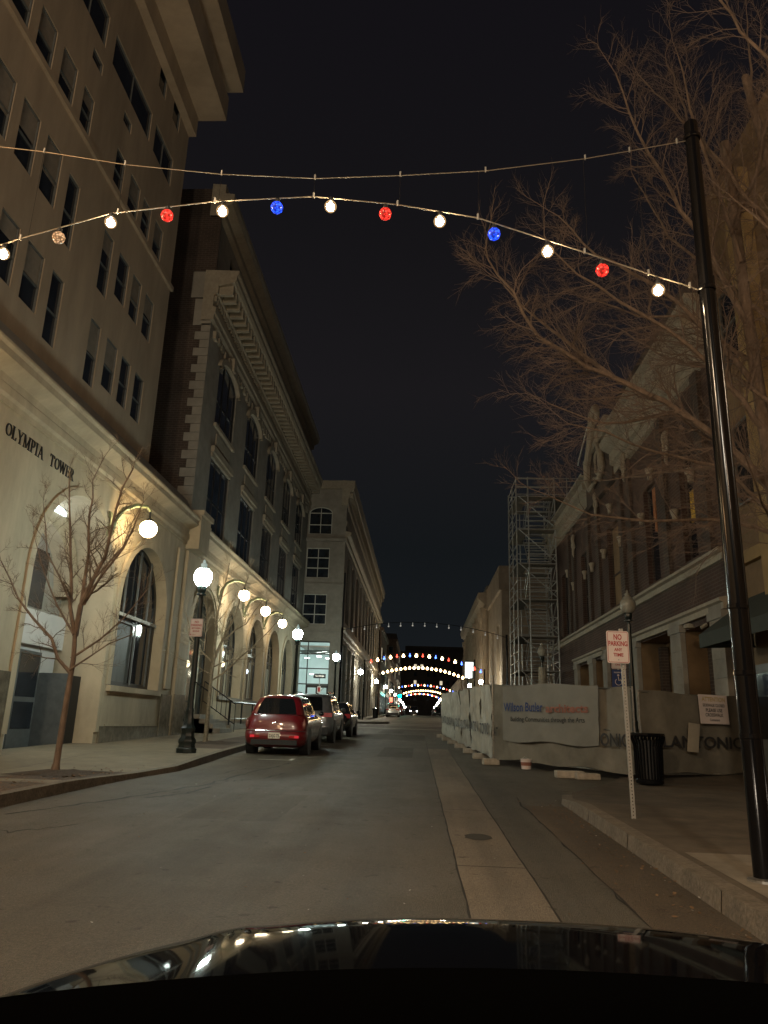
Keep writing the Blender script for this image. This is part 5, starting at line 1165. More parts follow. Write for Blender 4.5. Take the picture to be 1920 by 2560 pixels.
# thin bright glass envelope
envelope = bpy.data.materials.new('bulb_glass'); envelope.use_nodes = True
n_ = envelope.node_tree.nodes; l_ = envelope.node_tree.links; n_.clear()
o_ = n_.new('ShaderNodeOutputMaterial'); mx_ = n_.new('ShaderNodeMixShader'); tr_ = n_.new('ShaderNodeBsdfTransparent'); em_ = n_.new('ShaderNodeEmission'); lw_ = n_.new('ShaderNodeLayerWeight'); lw_.inputs[0].default_value = .25
em_.inputs[0].default_value = (1, .62, .28, 1); em_.inputs[1].default_value = 1.1
mr_ = n_.new('ShaderNodeMapRange'); mr_.inputs['To Min'].default_value = .10; mr_.inputs['To Max'].default_value = .75
l_.new(lw_.outputs['Facing'], mr_.inputs['Value']); l_.new(mr_.outputs[0], mx_.inputs[0]); l_.new(tr_.outputs[0], mx_.inputs[1]); l_.new(em_.outputs[0], mx_.inputs[2]); l_.new(mx_.outputs[0], o_.inputs[0])
bl = [('white', -4.33, 5.86), ('clear', -3.78, 6.05), ('white', -3.26, 6.23), ('red', -2.68, 6.31), ('white', -2.11, 6.36), ('blue', -1.55, 6.40), ('white', -1.0, 6.41), ('red', -.44, 6.32), ('white', .11, 6.23), ('blue', .65, 6.08), ('white', 1.17, 5.88), ('red', 1.69, 5.67), ('white', 2.21, 5.45)]
cnt = {'white': 0, 'red': 0, 'blue': 0, 'clear': 0}
od = {'white': ['leftmost', 'second', 'third', 'middle', 'third last', 'second last', 'rightmost'], 'red': ['left', 'middle', 'right'], 'blue': ['left', 'right'], 'clear': ['only']}
for k, x, z in bl:
    lb = {'white': 'glowing white bulb on the near wire', 'red': 'red light ball on the near wire', 'blue': 'blue light ball on the near wire', 'clear': 'unlit amber glass ball on the near wire'}[k]
    hang(k, f'{od[k][cnt[k]]} {lb}', x, z, {'red': bulb_red, 'blue': bulb_blue, 'clear': bulb_clear}.get(k)); cnt[k] += 1
# the strings' light from beyond the frame's left edge belongs to the same festoon
hang('white', 'glowing white bulb beyond the left end of the near wire', -5.45, 5.5, None)

# festoons farther down the street
def arch(name, label, y, xs, zf, pattern, r, grp, x0, x1):
    t = thing('festoon_wires', label, 'wire', (x0, y, zf(x0))); m = MB()
    m.tube([(x0+(x1-x0)*i/24, y, zf(x0+(x1-x0)*i/24)+.22) for i in range(25)], .02, 4); m.build('support_wire', frameblk, t)
    for x in (x0, x1):
        m = MB(); m.tube([(x, y, G(y)), (x, y, zf(x)+.4)], .07, 8); m.build('support_pole', gloss_black, t)
    for i, x in enumerate(xs):
        k = pattern(i); c = {'w': bulb_far, 'r': bulb_redf, 'b': bulb_bluef, 'o': bulb_off_glow}[k]; z = zf(x)
        m = MB(); m.sphere((0, 0, 0), r*(1 if k in 'wo' else .7), 8, 6); m.tube([(0, 0, r*.8), (0, 0, .22)], r*.25, 4)
        o = m.build('festoon_bulb', c, None, True); o.location = (x, y, z)
        tag(o, f'{ordn(i)} {dict(w="white", r="red", b="blue", o="unlit")[k]} bulb from the left on the {name}', 'light bulb', grp)
def par(xa, za, xt, zt, xb, zb):
    # parabola through three points
    d = (xa-xt)*(xa-xb)*(xt-xb); A = (xb*(zt-za)+xt*(za-zb)+xa*(zb-zt))/d; B = (xb*xb*(za-zt)+xt*xt*(zb-za)+xa*xa*(zt-zb))/d
    Cc = (xt*xb*(xt-xb)*za+xb*xa*(xb-xa)*zt+xa*xt*(xa-xt)*zb)/d
    return lambda x: A*x*x+B*x+Cc
f1 = par(-4.6, 6.8, -.4, 7.45, 4.9, 6.4)
arch('coloured arc just past the crossing', 'support wire of the coloured arc just past the crossing', 70, [-4.6+9.5*i/16 for i in range(17)]+[5.45], f1, lambda i: 'rwbwrwbwrwbwrwbwrb'[i], .13, 'bulbs on the first far arc', -5.2, 5.8)
f2 = par(-4.95, 7.75, -.6, 8.5, 5.45, 7.4)
arch('all-white arc', 'support wire of the all-white arc of bulbs', 100, [-4.95+10.4*i/18 for i in range(19)], f2, lambda i: 'w', .16, 'bulbs on the all white arc', -5.6, 6.1)
f3 = par(-4.2, 8.2, .7, 8.75, 6.3, 7.7)
arch('third arc', 'support wire of the third arc of bulbs', 150, [-4.2+10.5*i/17 for i in range(18)], f3, lambda i: 'wbwrwbwrwbwrwbwrwb'[i], .13, 'bulbs on the third arc', -5.4, 7)
f4 = par(-3.7, 7.9, .1, 8.6, 5.4, 7.8)
arch('fourth arc', 'support wire of the fourth arc of bulbs', 170, [-3.7+9.1*i/17 for i in range(18)], f4, lambda i: 'w', .12, 'bulbs on the fourth arc', -5.0, 6.6)
f5 = par(-3.4, 8.2, .8, 8.7, 5.5, 7.5)
arch('farthest arc', 'support wire of the farthest arc of bulbs', 192, [-3.4+8.9*i/17 for i in range(18)], f5, lambda i: 'wbwrwrwbwrwbwrwbwr'[i], .13, 'bulbs on the farthest arc', -4.6, 6.2)
fu = par(-4.5, 7.25, -.4, 7.7, 5.4, 6.9)
arch('unlit string below the night sky', 'support wire of the unlit string of bulbs high over the street', 50, [-4.6+.8*i for i in range(13)], fu, lambda i: 'o', .055, 'unlit bulbs on the high string', -5.3, 5.6)
m = MB(); m.tube([(5.6, 50, 7.1), (7.4, 41, 6.9)], .02, 4)

# traffic signals and lit signs at the crossing far down
ts = thing('traffic_signal', 'traffic signal showing green above the far parked cars', 'traffic light', (-4.6, 131, G(131)))
m = MB(); m.tube([(-4.6, 131, G(131)), (-4.6, 131, 7.4)], .08, 8); m.tube([(-4.6, 131, 7.0), (-3.4, 131, 7.2)], .05, 6); m.build('mast', gloss_black, ts)
m = MB(); m.box(-3.72, -3.28, 131-.15, 131.15, 5.6, 6.95); m.build('signal_head', gloss_black, ts)
m = MB(); m.sphere((-3.5, 130.85, 5.95), .26, 10, 6); m.build('green_lens', teal, ts)
m = MB(); m.lathe([(.14, 0), (.14, .03)], (-3.5, 130.83, 6.35), 10, 'y'); m.lathe([(.14, 0), (.14, .03)], (-3.5, 130.83, 6.75), 10, 'y'); m.build('dark_lens', inkblack, ts)
pd = thing('walk_signal', 'orange red hand signal on a post left of the green traffic light', 'pedestrian signal', (-4.5, 118, G(118)))
m = MB(); m.tube([(-4.5, 118, G(118)), (-4.5, 118, 5.3)], .06, 6); m.box(-4.75, -4.2, 117.9, 118.1, 4.5, 5.3); m.build('signal_box', gloss_black, pd)
m = MB(); m.box(-4.68, -4.27, 117.85, 117.89, 4.57, 5.23); m.build('hand_display', redsig, pd)
ls = thing('illuminated_sign', 'bright white two-panel box sign hung at the right end of the arcs', 'lit sign', (6.2, 99, G(99)))
m = MB(); m.tube([(6.9, 99, G(99)), (6.9, 99, 9.7)], .09, 8); m.tube([(6.9, 99, 9.5), (5.7, 99, 9.5)], .05, 6); m.tube([(6.9, 99, 7.3), (5.7, 99, 7.3)], .05, 6); m.build('sign_pole', gloss_black, ls)
m = MB(); m.box(5.7, 6.75, 98.8, 99.2, 8.25, 9.35); m.build('upper_panel', signlit, ls); m = MB(); m.box(5.7, 6.6, 98.8, 99.2, 7.35, 8.15); lp = m.build('lower_panel', signlit, ls)
m = MB(); m.box(6.1, 6.25, 98.78, 98.795, 7.7, 7.8); m.build('panel_mark', inkblack, lp)
# ================================================================== cars
def smooth01(t): t = max(0, min(1, t)); return t*t*(3-2*t)
def car_body(levels, W, L, name, paint_m, t, glass_lv, glass_sp, nR=12, nC=5, nS=22):
    """levels: (z, y_rear, y_front, half_width, corner_radius)"""
    rings = []
    for z, yr, yf, hw, cr_ in levels:
        P = []
        cr_ = min(cr_, hw*.9, (yf-yr)/2*.9)
        for i in range(nR+1): P.append((-(hw-cr_)+2*(hw-cr_)*i/nR, yr-0*abs(i/nR-.5)))
        for i in range(1, nC): a = math.pi/2*i/nC; P.append((hw-cr_+cr_*math.sin(a), yr+cr_-cr_*math.cos(a)))
        for i in range(nS+1): P.append((hw, yr+cr_+(yf-yr-2*cr_)*i/nS))
        for i in range(1, nC): a = math.pi/2*i/nC; P.append((hw-cr_+cr_*math.cos(a), yf-cr_+cr_*math.sin(a)))
        for i in range(nR+1): P.append((hw-cr_-2*(hw-cr_)*i/nR, yf))
        for i in range(1, nC): a = math.pi/2*i/nC; P.append((-(hw-cr_)-cr_*math.sin(a), yf-cr_+cr_*math.cos(a)))
        for i in range(nS+1): P.append((-hw, yf-cr_-(yf-yr-2*cr_)*i/nS))
        for i in range(1, nC): a = math.pi/2*i/nC; P.append((-(hw-cr_)-cr_*math.cos(a), yr+cr_-cr_*math.sin(a)))
        # crown the ends so they are not flat
        Q = []
        for x, y in P:
            k = 1-(x/hw)**2; y2 = y-(.07*k if y < (yr+yf)/2 else -.09*k)*min(1, abs(y-(yr+yf)/2)/((yf-yr)/2))**4; Q.append((x, y2, z))
        rings.append(Q)
    N = len(rings[0]); mb = MB(); gl = MB(); 
    V = [[Vector(p) for p in r_] for r_ in rings]
    for k in range(len(V)-1):
        for i in range(N):
            j = (i+1) % N; q = [V[k][i], V[k][j], V[k+1][j], V[k+1][i]]
            (gl if (k in glass_lv and glass_sp(i, N, nR, nC, nS, q)) else mb).face(q)
    top = V[-1]; c = sum(top, Vector())/N; 
    for i in range(N): mb.face([top[i], top[(i+1) % N], c+Vector((0, 0, .012))])
    bt = V[0]; mb.face(bt[::-1])
    def fin(mm, nm, m_):
        me = bpy.data.meshes.new(nm); me.from_pydata([tuple(v) for v in mm.v], [], mm.f); me.materials.append(m_)
        import bmesh
        b = bmesh.new(); b.from_mesh(me); bmesh.ops.remove_doubles(b, verts=b.verts, dist=.0015); bmesh.ops.recalc_face_normals(b, faces=b.faces); b.to_mesh(me); b.free()
        me.polygons.foreach_set('use_smooth', [True]*len(me.polygons)); 
        try: me.set_sharp_from_angle(angle=R(50))
        except Exception: pass
        o = bpy.data.objects.new(nm, me); C.objects.link(o); o.parent = t; return o
    return fin(mb, name, paint_m), fin(gl, 'windows', carglass)
def wheel(t, x, y, r, wdt, hub):
    s_ = 1 if x > 0 else -1
    m = MB(); m.lathe([(r*.62, -wdt/2), (r*.95, -wdt/2), (r, -wdt/2+.03), (r, wdt/2-.03), (r*.95, wdt/2), (r*.62, wdt/2)], (x, y, r), 26, 'x'); o = m.build('wheel', tyre, t, True)
    m = MB(); m.lathe([(r*.62, 0), (r*.6, .01*s_), (r*.52, -.02*s_), (r*.15, -.03*s_), (r*.14, .0), (.01, .005*s_)], (x+s_*wdt*.45, y, r), 20, 'x'); m.build('hubcap', hub, o)
def gs(rw, sides, front=True):
    """window cells: rear glass fraction, list of (a,b) fractions along the sides"""
    def f(i, N, nR, nC, nS, q):
        c = sum(q, Vector())/4
        if i < nR: return rw[0] <= (i+.5)/nR <= rw[1]
        a = nR+nC
        if a <= i < a+nS: t = (i-a+.5)/nS; return any(p <= t <= q_ for p, q_ in sides)
        b = a+nS+nC
        if b <= i < b+nR: return front
        d = b+nR+nC
        if d <= i < d+nS: t = 1-(i-d+.5)/nS; return any(p <= t <= q_ for p, q_ in sides)
        return False
    return f
def small_text(s_, t, x, y, z, sz, wd, mm): return text(s_, sz, (x, y, z), (1, 0, 0), (0, 0, 1), mm, 'plate_number', t, 0, width=wd, bold=.02)

# red retro wagon, nearest in the parked row
rc = thing('parked_car', 'dark red rounded retro hatchback parked nearest in the left row', 'car', (0, 0, 0), 'cars parked along the left kerb', proto=True)
LV = [(.20,.16,4.1,.72,.30),(.30,.05,4.25,.82,.28),(.44,.0,4.28,.85,.26),(.56,.0,4.28,.855,.26),(.60,.045,4.26,.85,.26),(.72,.055,4.24,.86,.30),(.84,.075,4.18,.855,.34),(.92,.10,3.95,.835,.34),(1.00,.135,3.2,.785,.32),(1.045,.155,3.06,.755,.28),(1.06,.17,3.02,.745,.20),(1.20,.25,2.86,.695,.18),(1.34,.34,2.70,.640,.17),(1.46,.44,2.56,.580,.17),(1.485,.47,2.48,.562,.18),(1.53,.58,2.32,.505,.24),(1.565,.72,2.15,.43,.26),(1.585,.92,1.95,.32,.24)]
car_body(LV, .85, 4.28, 'body', redpaint, rc, {10, 11, 12, 13}, gs((.0, 1.0), [(.05, .27), (.30, .60), (.63, .9)]))
for x in (-.70, .70):
    for y in (.82, 3.42): wheel(rc, x, y, .32, .2, chrome)
m = MB()
for x in (-.74, .74):
    for y in (.82, 3.42): m.lathe([(.40, -.12), (.40, .115), (.36, .118)], (x, y, .33), 22, 'x')
m.build('wheel_arch', blackplastic, rc)
m = MB(); m.box(-.62, .62, -.075, .02, .27, .40); m.build('lower_valance', blackplastic, rc)
m = MB()
for x in (-.78, .78): m.lathe([(.01, -.12), (.04, -.10), (.06, -.02), (.05, .06), (.02, .13), (.005, .15)], (x, .12, .80), 10)
m.build('tail_lamp', amberlens, rc)
for x in (-.60, .60): m = MB(); m.box(x-.06, x+.06, -.075+.03, .0, .45, .515); m.build('reflector', redglow, rc); 
m = MB()
for x in (-.47, .47): m.box(x-.07, x+.07, -.075+.01, .0, .45, .515)
m.build('fog_lamp', redlens, rc)
m = MB(); m.box(-.155, .155, -.105, -.075, .43, .585); pl = m.build('licence_plate', platem, rc); small_text('2XJG 73', rc, -.135, -.108, .462, .115, .27, inkblack)
m = MB(); m.tube([(-.80, .03, .635), (-.5, -.035, .635), (0, -.055, .635), (.5, -.035, .635), (.80, .03, .635)], .010, 6); m.tube([(-.60, .12, 1.04), (-.3, .095, 1.045), (0, .09, 1.045), (.3, .095, 1.045), (.60, .12, 1.04)], .006, 6); m.build('chrome_strip', chrome, rc)
m = MB(); m.tube([(-.19, .035, .842), (-.08, .015, .836), (0, .012, .84), (.08, .015, .836), (.19, .035, .842)], [.004, .011, .014, .011, .004], 6); m.lathe([(.03, 0), (.022, -.012), (.005, -.016)], (0, .02, .84), 14, 'y'); m.build('winged_badge', chrome, rc)
m = MB(); m.lathe([(.018, 0), (.014, -.05), (.02, -.07)], (.22, .05, .74), 8, 'y'); m.tube([(-.11, .03, .72), (.11, .03, .72)], .012, 5); m.build('hatch_handle', chrome, rc)
m = MB(); m.tube([(0, .16, 1.10), (.12, .175, 1.13), (.34, .19, 1.15)], .009, 4); m.build('rear_wiper', blackplastic, rc)
for x in (-.93, .93): m = MB(); m.sphere((x, 2.75, 1.08), .09, 10, 6, .8); m.build('wing_mirror', blackpaint, rc, True)
rc.location = (-3.92, 20.95, G(21.5)); rc.rotation_euler = (R(1.2), 0, R(1.0))

sv = thing('parked_car', 'grey sport utility car with roof rails parked behind the red hatchback', 'car', (0, 0, 0), 'cars parked along the left kerb', proto=True)
LV = [(.26,.10,4.5,.80,.26),(.42,.0,4.65,.88,.24),(.60,.0,4.66,.90,.24),(.66,.03,4.64,.90,.24),(.85,.04,4.6,.905,.26),(1.0,.06,4.45,.90,.28),(1.06,.08,3.9,.885,.28),(1.10,.10,3.55,.86,.26),(1.12,.11,3.45,.85,.24),(1.26,.16,3.25,.82,.22),(1.44,.23,3.0,.775,.20),(1.58,.30,2.82,.735,.2),(1.61,.33,2.75,.72,.2),(1.66,.42,2.6,.68,.22),(1.70,.55,2.45,.60,.24),(1.715,.75,2.3,.45,.26)]
car_body(LV, .9, 4.65, 'body', greypaint, sv, {8, 9, 10, 11}, gs((.06, .94), [(.04, .25), (.29, .60), (.64, .93)]))
for x in (-.76, .76):
    for y in (.9, 3.75): wheel(sv, x, y, .36, .22, chrome)
m = MB()
for x in (-.80, .80):
    for y in (.9, 3.75): m.lathe([(.44, -.12), (.44, .11), (.4, .113)], (x, y, .37), 22, 'x')
m.build('wheel_arch', blackplastic, sv)
m = MB(); m.box(-.75, .75, -.075, .02, .30, .56); m.build('rear_bumper', blackplastic, sv)
for x in (-.66, .66): m = MB(); m.obox((x, .045, .98), (1, .09*(1 if x < 0 else -1)*-1, 0), (0, 1, 0), (0, 0, 1), .21, .03, .075); m.build('tail_lamp', redlens, sv)
m = MB(); m.box(-.16, .16, -.05, -.02, .78, .9); m.build('licence_plate', platem, sv)
m = MB()
for x in (-.62, .62): m.tube([(x, .55, 1.70), (x, .7, 1.77), (x, 2.3, 1.78), (x, 2.5, 1.70)], .018, 6)
m.build('roof_rail', chrome, sv)
for x in (-1.0, 1.0): m = MB(); m.sphere((x, 3.0, 1.14), .11, 10, 6, .8); m.build('wing_mirror', greypaint, sv, True)
sv.location = (-4.06, 28.0, G(29)); sv.rotation_euler = (R(1.2), 0, R(.5))

ht = thing('parked_car', 'small black hatchback third in the parked row on the left', 'car', (0, 0, 0), 'cars parked along the left kerb', proto=True)
LV = [(.22,.10,4.0,.76,.26),(.38,.0,4.1,.84,.26),(.55,.0,4.12,.86,.26),(.75,.05,4.08,.87,.28),(.88,.09,3.9,.86,.3),(.95,.12,3.3,.83,.3),(.98,.14,3.1,.81,.28),(1.12,.24,2.9,.75,.26),(1.28,.38,2.65,.68,.24),(1.38,.48,2.5,.63,.24),(1.42,.58,2.38,.58,.24),(1.46,.78,2.2,.45,.26)]
car_body(LV, .86, 4.1, 'body', blackpaint, ht, {6, 7, 8}, gs((.08, .92), [(.05, .25), (.29, .60), (.64, .93)]))
for x in (-.72, .72):
    for y in (.78, 3.3): wheel(ht, x, y, .32, .2, chrome)
m = MB()
for x in (-.76, .76):
    for y in (.78, 3.3): m.lathe([(.39, -.12), (.39, .11), (.35, .113)], (x, y, .33), 20, 'x')
m.build('wheel_arch', blackplastic, ht)
for x in (-.70, .70): m = MB(); m.obox((x, .10, .86), (1, 0, 0), (0, 1, 0), (0, 0, 1), .12, .035, .09); m.build('tail_lamp', redlens, ht)
m = MB(); m.box(-.16, .16, -.04, -.01, .45, .56); m.build('licence_plate', platem, ht)
for x in (-.94, .94): m = MB(); m.sphere((x, 2.75, 1.02), .09, 10, 6, .8); m.build('wing_mirror', blackpaint, ht, True)
ht.location = (-3.92, 34.2, G(36)); ht.rotation_euler = (R(1.2), 0, 0)

def copy_car(src, x, y, rz, label, paintm=None, group='cars parked far down the street'):
    c = copy_tree(src, (x, y, G(y)), rz, label); c['group'] = group
    if paintm:
        for ch in c.children:
            if ch.name.startswith('body') or ch.name.startswith('wing'):
                ch.data = ch.data.copy(); ch.data.materials[0] = paintm
    return c
copy_car(sv, -3.72, 104, 0, 'silver estate car parked beyond the crossing on the left', silverpaint)
copy_car(ht, -3.8, 112, 0, 'dark hatchback parked ahead of the silver estate car')
copy_car(ht, -3.7, 124, 0, 'dark red compact far down the left kerb', redpaint)
copy_car(sv, -3.7, 133, 0, 'grey utility car past the green traffic light on the left')
copy_car(ht, -3.7, 142, 0, 'farthest small black car on the left kerb near the crest')
for i, (y, s_, lb) in enumerate(((112, ht, 'black hatchback nearest in the far right row beside the fence end'), (119, sv, 'grey utility car second in the far right row'), (126.5, ht, 'black hatchback third in the far right row'), (134, sv, 'grey utility car fourth in the far right row'), (142, ht, 'farthest black hatchback in the far right row'))):
    copy_car(s_, 3.35, y+24, 0, lb)
oc = copy_car(sv, -1.3, 160, math.pi, 'distant car driving down the street with headlights on', blackpaint, 'moving cars')
m = MB(); 
for x in (-.65, .65): m.sphere((x, 4.66, .8), .12, 8, 6)
hl = m.build('headlight', carlight, None, True); hl.parent = oc

# the car the photograph is taken from
own = thing('own_car', 'glossy black car bonnet filling the road in front, mirroring the street lights', 'car', (0, 1.5, 0))
HW = .90
m = MB(); NX, NY = 40, 22; X_C = .22
def hood(i, j):
    s_ = -1+2*i/NX; x = X_C+s_*HW
    yf = 1.88-.30*abs(s_)**4; y0 = .60; t = j/NY
    y = y0+(yf-y0)*t
    z = 1.032-.13*(t-.55)**2-.100*abs(s_)**2.4-.10*max(0, t-.72)**1.6/.28**1.6
    z += .010*math.exp(-((abs(s_)-.62)/.05)**2)*(1-t*.5)
    return Vector((x, y, z))
for j in range(NY+1):
    for i in range(NX+1): m.v.append(hood(i, j))
for j in range(NY):
    for i in range(NX): k = j*(NX+1)+i; m.f.append((k, k+1, k+NX+2, k+NX+1))
m.build('bonnet', hoodm, own, True)
m = MB(); ed = [hood(i, NY) for i in range(NX+1)]
lv = [(0, 0), (.02, -.03), (.05, -.10), (.06, -.25), (.10, -.32), (.10, -.5), (.02, -.62)]
for (a0, b0), (a1, b1) in zip(lv, lv[1:]):
    for i in range(NX): m.face([ed[i]+Vector((0, a0, b0)), ed[i+1]+Vector((0, a0, b0)), ed[i+1]+Vector((0, a1, b1)), ed[i]+Vector((0, a1, b1))])
for sg in (0, NX):
    sd = [hood(sg, j) for j in range(NY+1)]; s2 = -1 if sg == 0 else 1
    for (a0, b0), (a1, b1) in zip([(0, 0), (.04, -.08), (.06, -.3), (.05, -.6)], [(.04, -.08), (.06, -.3), (.05, -.6), (.0, -.7)]):
        for j in range(NY): m.face([sd[j]+Vector((s2*a0, 0, b0)), sd[j+1]+Vector((s2*a0, 0, b0)), sd[j+1]+Vector((s2*a1, 0, b1)), sd[j]+Vector((s2*a1, 0, b1))])
m.build('front_body', hoodm, own, True)
m = MB(); m.box(X_C-.82, X_C+.82, .30, .60, .93, .985); m.build('cowl', blackplastic, own)
m = MB(); n0 = 30
prf = [(.30, .80), (.36, 1.10), (.52, 1.172), (.64, 1.176), (.70, 1.16), (.74, 1.10), (.74, .95)]
for a, b in zip(prf, prf[1:]):
    for i in range(n0):
        xa, xb = -.9+1.8*i/n0, -.9+1.8*(i+1)/n0; fa, fb = .020-.17*abs(xa-.15)**2.0, .020-.17*abs(xb-.15)**2.0
        m.face([(xa, a[0], a[1]+fa), (xb, a[0], a[1]+fb), (xb, b[0], b[1]+fb), (xa, b[0], b[1]+fa)])
m.build('dashboard', mat('dashboard_vinyl', (.002, .002, .002), 1.0, spec=.0), own, True)
m = MB(); m.box(-.72, .72, -2.2, -.05, 1.56, 1.60); m.box(-.70, .70, -2.3, -2.2, .6, 1.58); m.build('roof', hoodm, own)  # out-of-view cabin roof and back, put in to shade the dashboard
m = MB(); m.box(-.86, -.80, -2.2, .3, .4, .98); m.box(.80, .86, -2.2, .3, .4, .98); m.build('door', hoodm, own)
m = MB(); m.tube([(-.45, .55, .995), (-.2, .50, 1.0), (.3, .47, 1.0)], .008, 5); m.tube([(.1, .58, .995), (.35, .52, 1.0), (.78, .50, .99)], .008, 5); m.build('windscreen_wiper', blackplastic, own)

# ================================================================== bare winter trees
def rot_about(d, r, ang):
    ax = d.orthogonal().normalized(); ax = Matrix.Rotation(r.uniform(0, 6.283), 3, d) @ ax
    return (Matrix.Rotation(ang, 3, ax) @ d).normalized()
def twig(mb, r, p, d, L, rad, depth, up, spread, kids, wob_=.16):
    n = 3 if depth > 0 else 2; n = max(2, n+(1 if L > .8 else 0)); P = [p]; q = p.copy(); dd = d.copy()
    for i in range(n):
        dd = (dd+Vector((r.gauss(0, wob_), r.gauss(0, wob_), r.gauss(0, wob_)+up))).normalized(); q = q+dd*(L/n); P.append(q.copy())
    rr_ = [rad*(1-.62*i/n) for i in range(n+1)]
    mb.tube(P, rr_, 3 if rad < .012 else (4 if rad < .03 else 6), cap=False)
    if depth <= 0: return
    for k in range(kids):
        t = .18+.80*(k+r.random())/kids; i = min(n-1, int(t*n)); f = t*n-i; c = P[i].lerp(P[i+1], f)
        d0 = (P[i+1]-P[i]).normalized(); nd = rot_about(d0, r, R(spread*r.uniform(.6, 1.25)))
        twig(mb, r, c, nd, L*r.uniform(.42, .66)*(1.1-.35*t), max(.0022, rad*.42), depth-1, up, spread, kids, wob_)
def limb_tree(label, base, trunk, limbs, seed, tm, cm, depth=2, kids=6, sec=.34, L0=1.3, rscale=1.0, up=.05, group=None, spread=42, trunk_r=.1):
    r = random.Random(seed); t = thing('bare_tree', label, 'tree', base, group)
    m = MB(); tp = [Vector(p) for p in trunk]; nt_ = len(tp)
    m.tube(tp, [trunk_r*(1.45 if i == 0 else 1-.5*i/nt_) for i in range(nt_)], 10)
    lm = []
    for pts, r0 in limbs:
        P = [Vector(p) for p in pts]; F = []
        for a, b in zip(P, P[1:]):
            k = max(1, int((b-a).length/.35))
            for i in range(k): F.append(a.lerp(b, i/k)+Vector((r.gauss(0, .018), r.gauss(0, .018), r.gauss(0, .018))))
        F.append(P[-1]); n = len(F); m.tube(F, [max(.006, r0*(1-.85*i/n)) for i in range(n)], 6 if r0 > .02 else 5); lm.append((F, r0))
    m.build('trunk', tm, t, True)
    c = MB()
    for F, r0 in lm:
        n = len(F); tot = sum((b-a).length for a, b in zip(F, F[1:])); cnt_ = int(tot/sec)
        for k in range(cnt_):
            t_ = .12+.88*(k+r.random())/cnt_; i = min(n-2, int(t_*(n-1))); p = F[i].lerp(F[i+1], t_*(n-1)-i); d0 = (F[i+1]-F[i]).normalized()
            twig(c, r, p, rot_about(d0, r, R(r.uniform(28, 62))), L0*r.uniform(.5, 1.15)*(1.15-.55*t_), max(.005, r0*.42*(1-.6*t_))*rscale, depth, up, spread, kids)
        twig(c, r, F[-1], (F[-1]-F[-2]).normalized(), L0*.8, max(.005, r0*.2), depth, up, spread, kids)
    c.build('crown', cm, t)
    return t
z1 = G(13.2)+.15
young = mat('young_twig', (.17, .125, .088), .85, .25, 3)
limb_tree('young bare tree in a soil pit before the arched entrance', (-6.2, 13.2, z1), [(-6.20, 13.2, z1-.05), (-6.19, 13.2, z1+.12), (-6.17, 13.2, 1.6), (-6.15, 13.2, 2.3), (-6.19, 13.2, 2.78)],
    [([(-6.15,13.2,2.05),(-6.6,13.15,2.62),(-6.95,13.1,3.0),(-7.26,13.1,3.35),(-7.66,13.0,4.0)], .035), ([(-6.19,13.2,2.7),(-6.15,13.2,3.25),(-6.05,13.2,3.5),(-5.88,13.25,4.2),(-5.82,13.3,5.1),(-5.6,13.4,5.95)], .052),
     ([(-6.19,13.2,2.72),(-6.33,13.15,3.2),(-6.4,13.1,3.9),(-6.5,13.1,4.6),(-6.65,13.05,5.6)], .040), ([(-6.15,13.2,3.25),(-6.2,13.3,3.9),(-6.3,13.35,4.6),(-6.35,13.4,5.7),(-6.25,13.5,6.2)], .035),
     ([(-6.12,13.2,3.3),(-5.8,13.1,3.7),(-5.45,13.1,4.3),(-5.2,13.0,5.0)], .028), ([(-6.15,13.2,2.1),(-5.85,13.15,2.35),(-5.5,13.1,2.6),(-5.1,13.1,2.75)], .020), ([(-6.17,13.2,2.3),(-5.8,13.3,2.65),(-5.4,13.4,3.1),(-5.05,13.4,3.6)], .024),
     ([(-6.19,13.2,2.75),(-6.7,13.3,3.3),(-7.0,13.4,3.75),(-7.35,13.5,4.5)], .022), ([(-6.0,13.2,3.7),(-5.6,13.3,4.4),(-5.3,13.4,5.3)], .022), ([(-6.33,13.15,3.3),(-6.8,13.0,4.2),(-7.0,12.9,5.1)], .020)], 5, bark, young, 2, 5, .15, .60, 1.0, .10, 'young street trees on the left', 44, .062)
z2 = G(23.2)+.15
def ytree(label, x, y, seed, h=1.0):
    z = G(y)+.15
    q = lambda a, b, c: (x+a, y+b, z+c*h)
    return limb_tree(label, (x, y, z), [q(0,0,-.05), q(0,0,.1), q(.0,0,1.1), q(.0,0,2.0), q(.05,0,2.6)],
     [([q(.03,0,2.3),q(-.5,0,2.8),q(-.8,0,3.2),q(-1.0,0,3.9)], .03), ([q(.04,0,2.5),q(.35,.1,3.3),q(.65,.1,4.3),q(.85,.2,5.1)], .045), ([q(.04,0,2.6),q(.0,-.1,3.6),q(.1,0,4.6),q(.25,0,5.5)], .045), ([q(0,0,1.8),q(.6,.1,2.3),q(1.2,.1,2.9),q(1.9,.1,3.7)], .035), ([q(.3,.1,3.1),q(.9,.2,3.6),q(1.4,.2,4.4)], .028), ([q(0,0,2.0),q(-.6,.1,2.3),q(-1.2,.2,2.5)], .018), ([q(0,0,2.2),q(.5,-.2,2.4),q(1.2,-.2,2.5)], .022), ([q(-.3,0,2.7),q(-.3,.1,3.5),q(-.45,.2,4.4)], .024)],
     seed, bark2, mat('pale_twig', (.34, .28, .19), .85, .2, 3), 2, 6, .17, .7, 1.0, .07, 'young street trees on the left', 42, .075)
ytree('pale-barked young tree between the nearest lamp and the red car', -6.42, 23.2, 8)
ytree('third young bare tree, behind the parked cars on the left', -6.3, 62, 9)
ytree('fourth young bare tree far down the left pavement', -6.2, 88, 10)

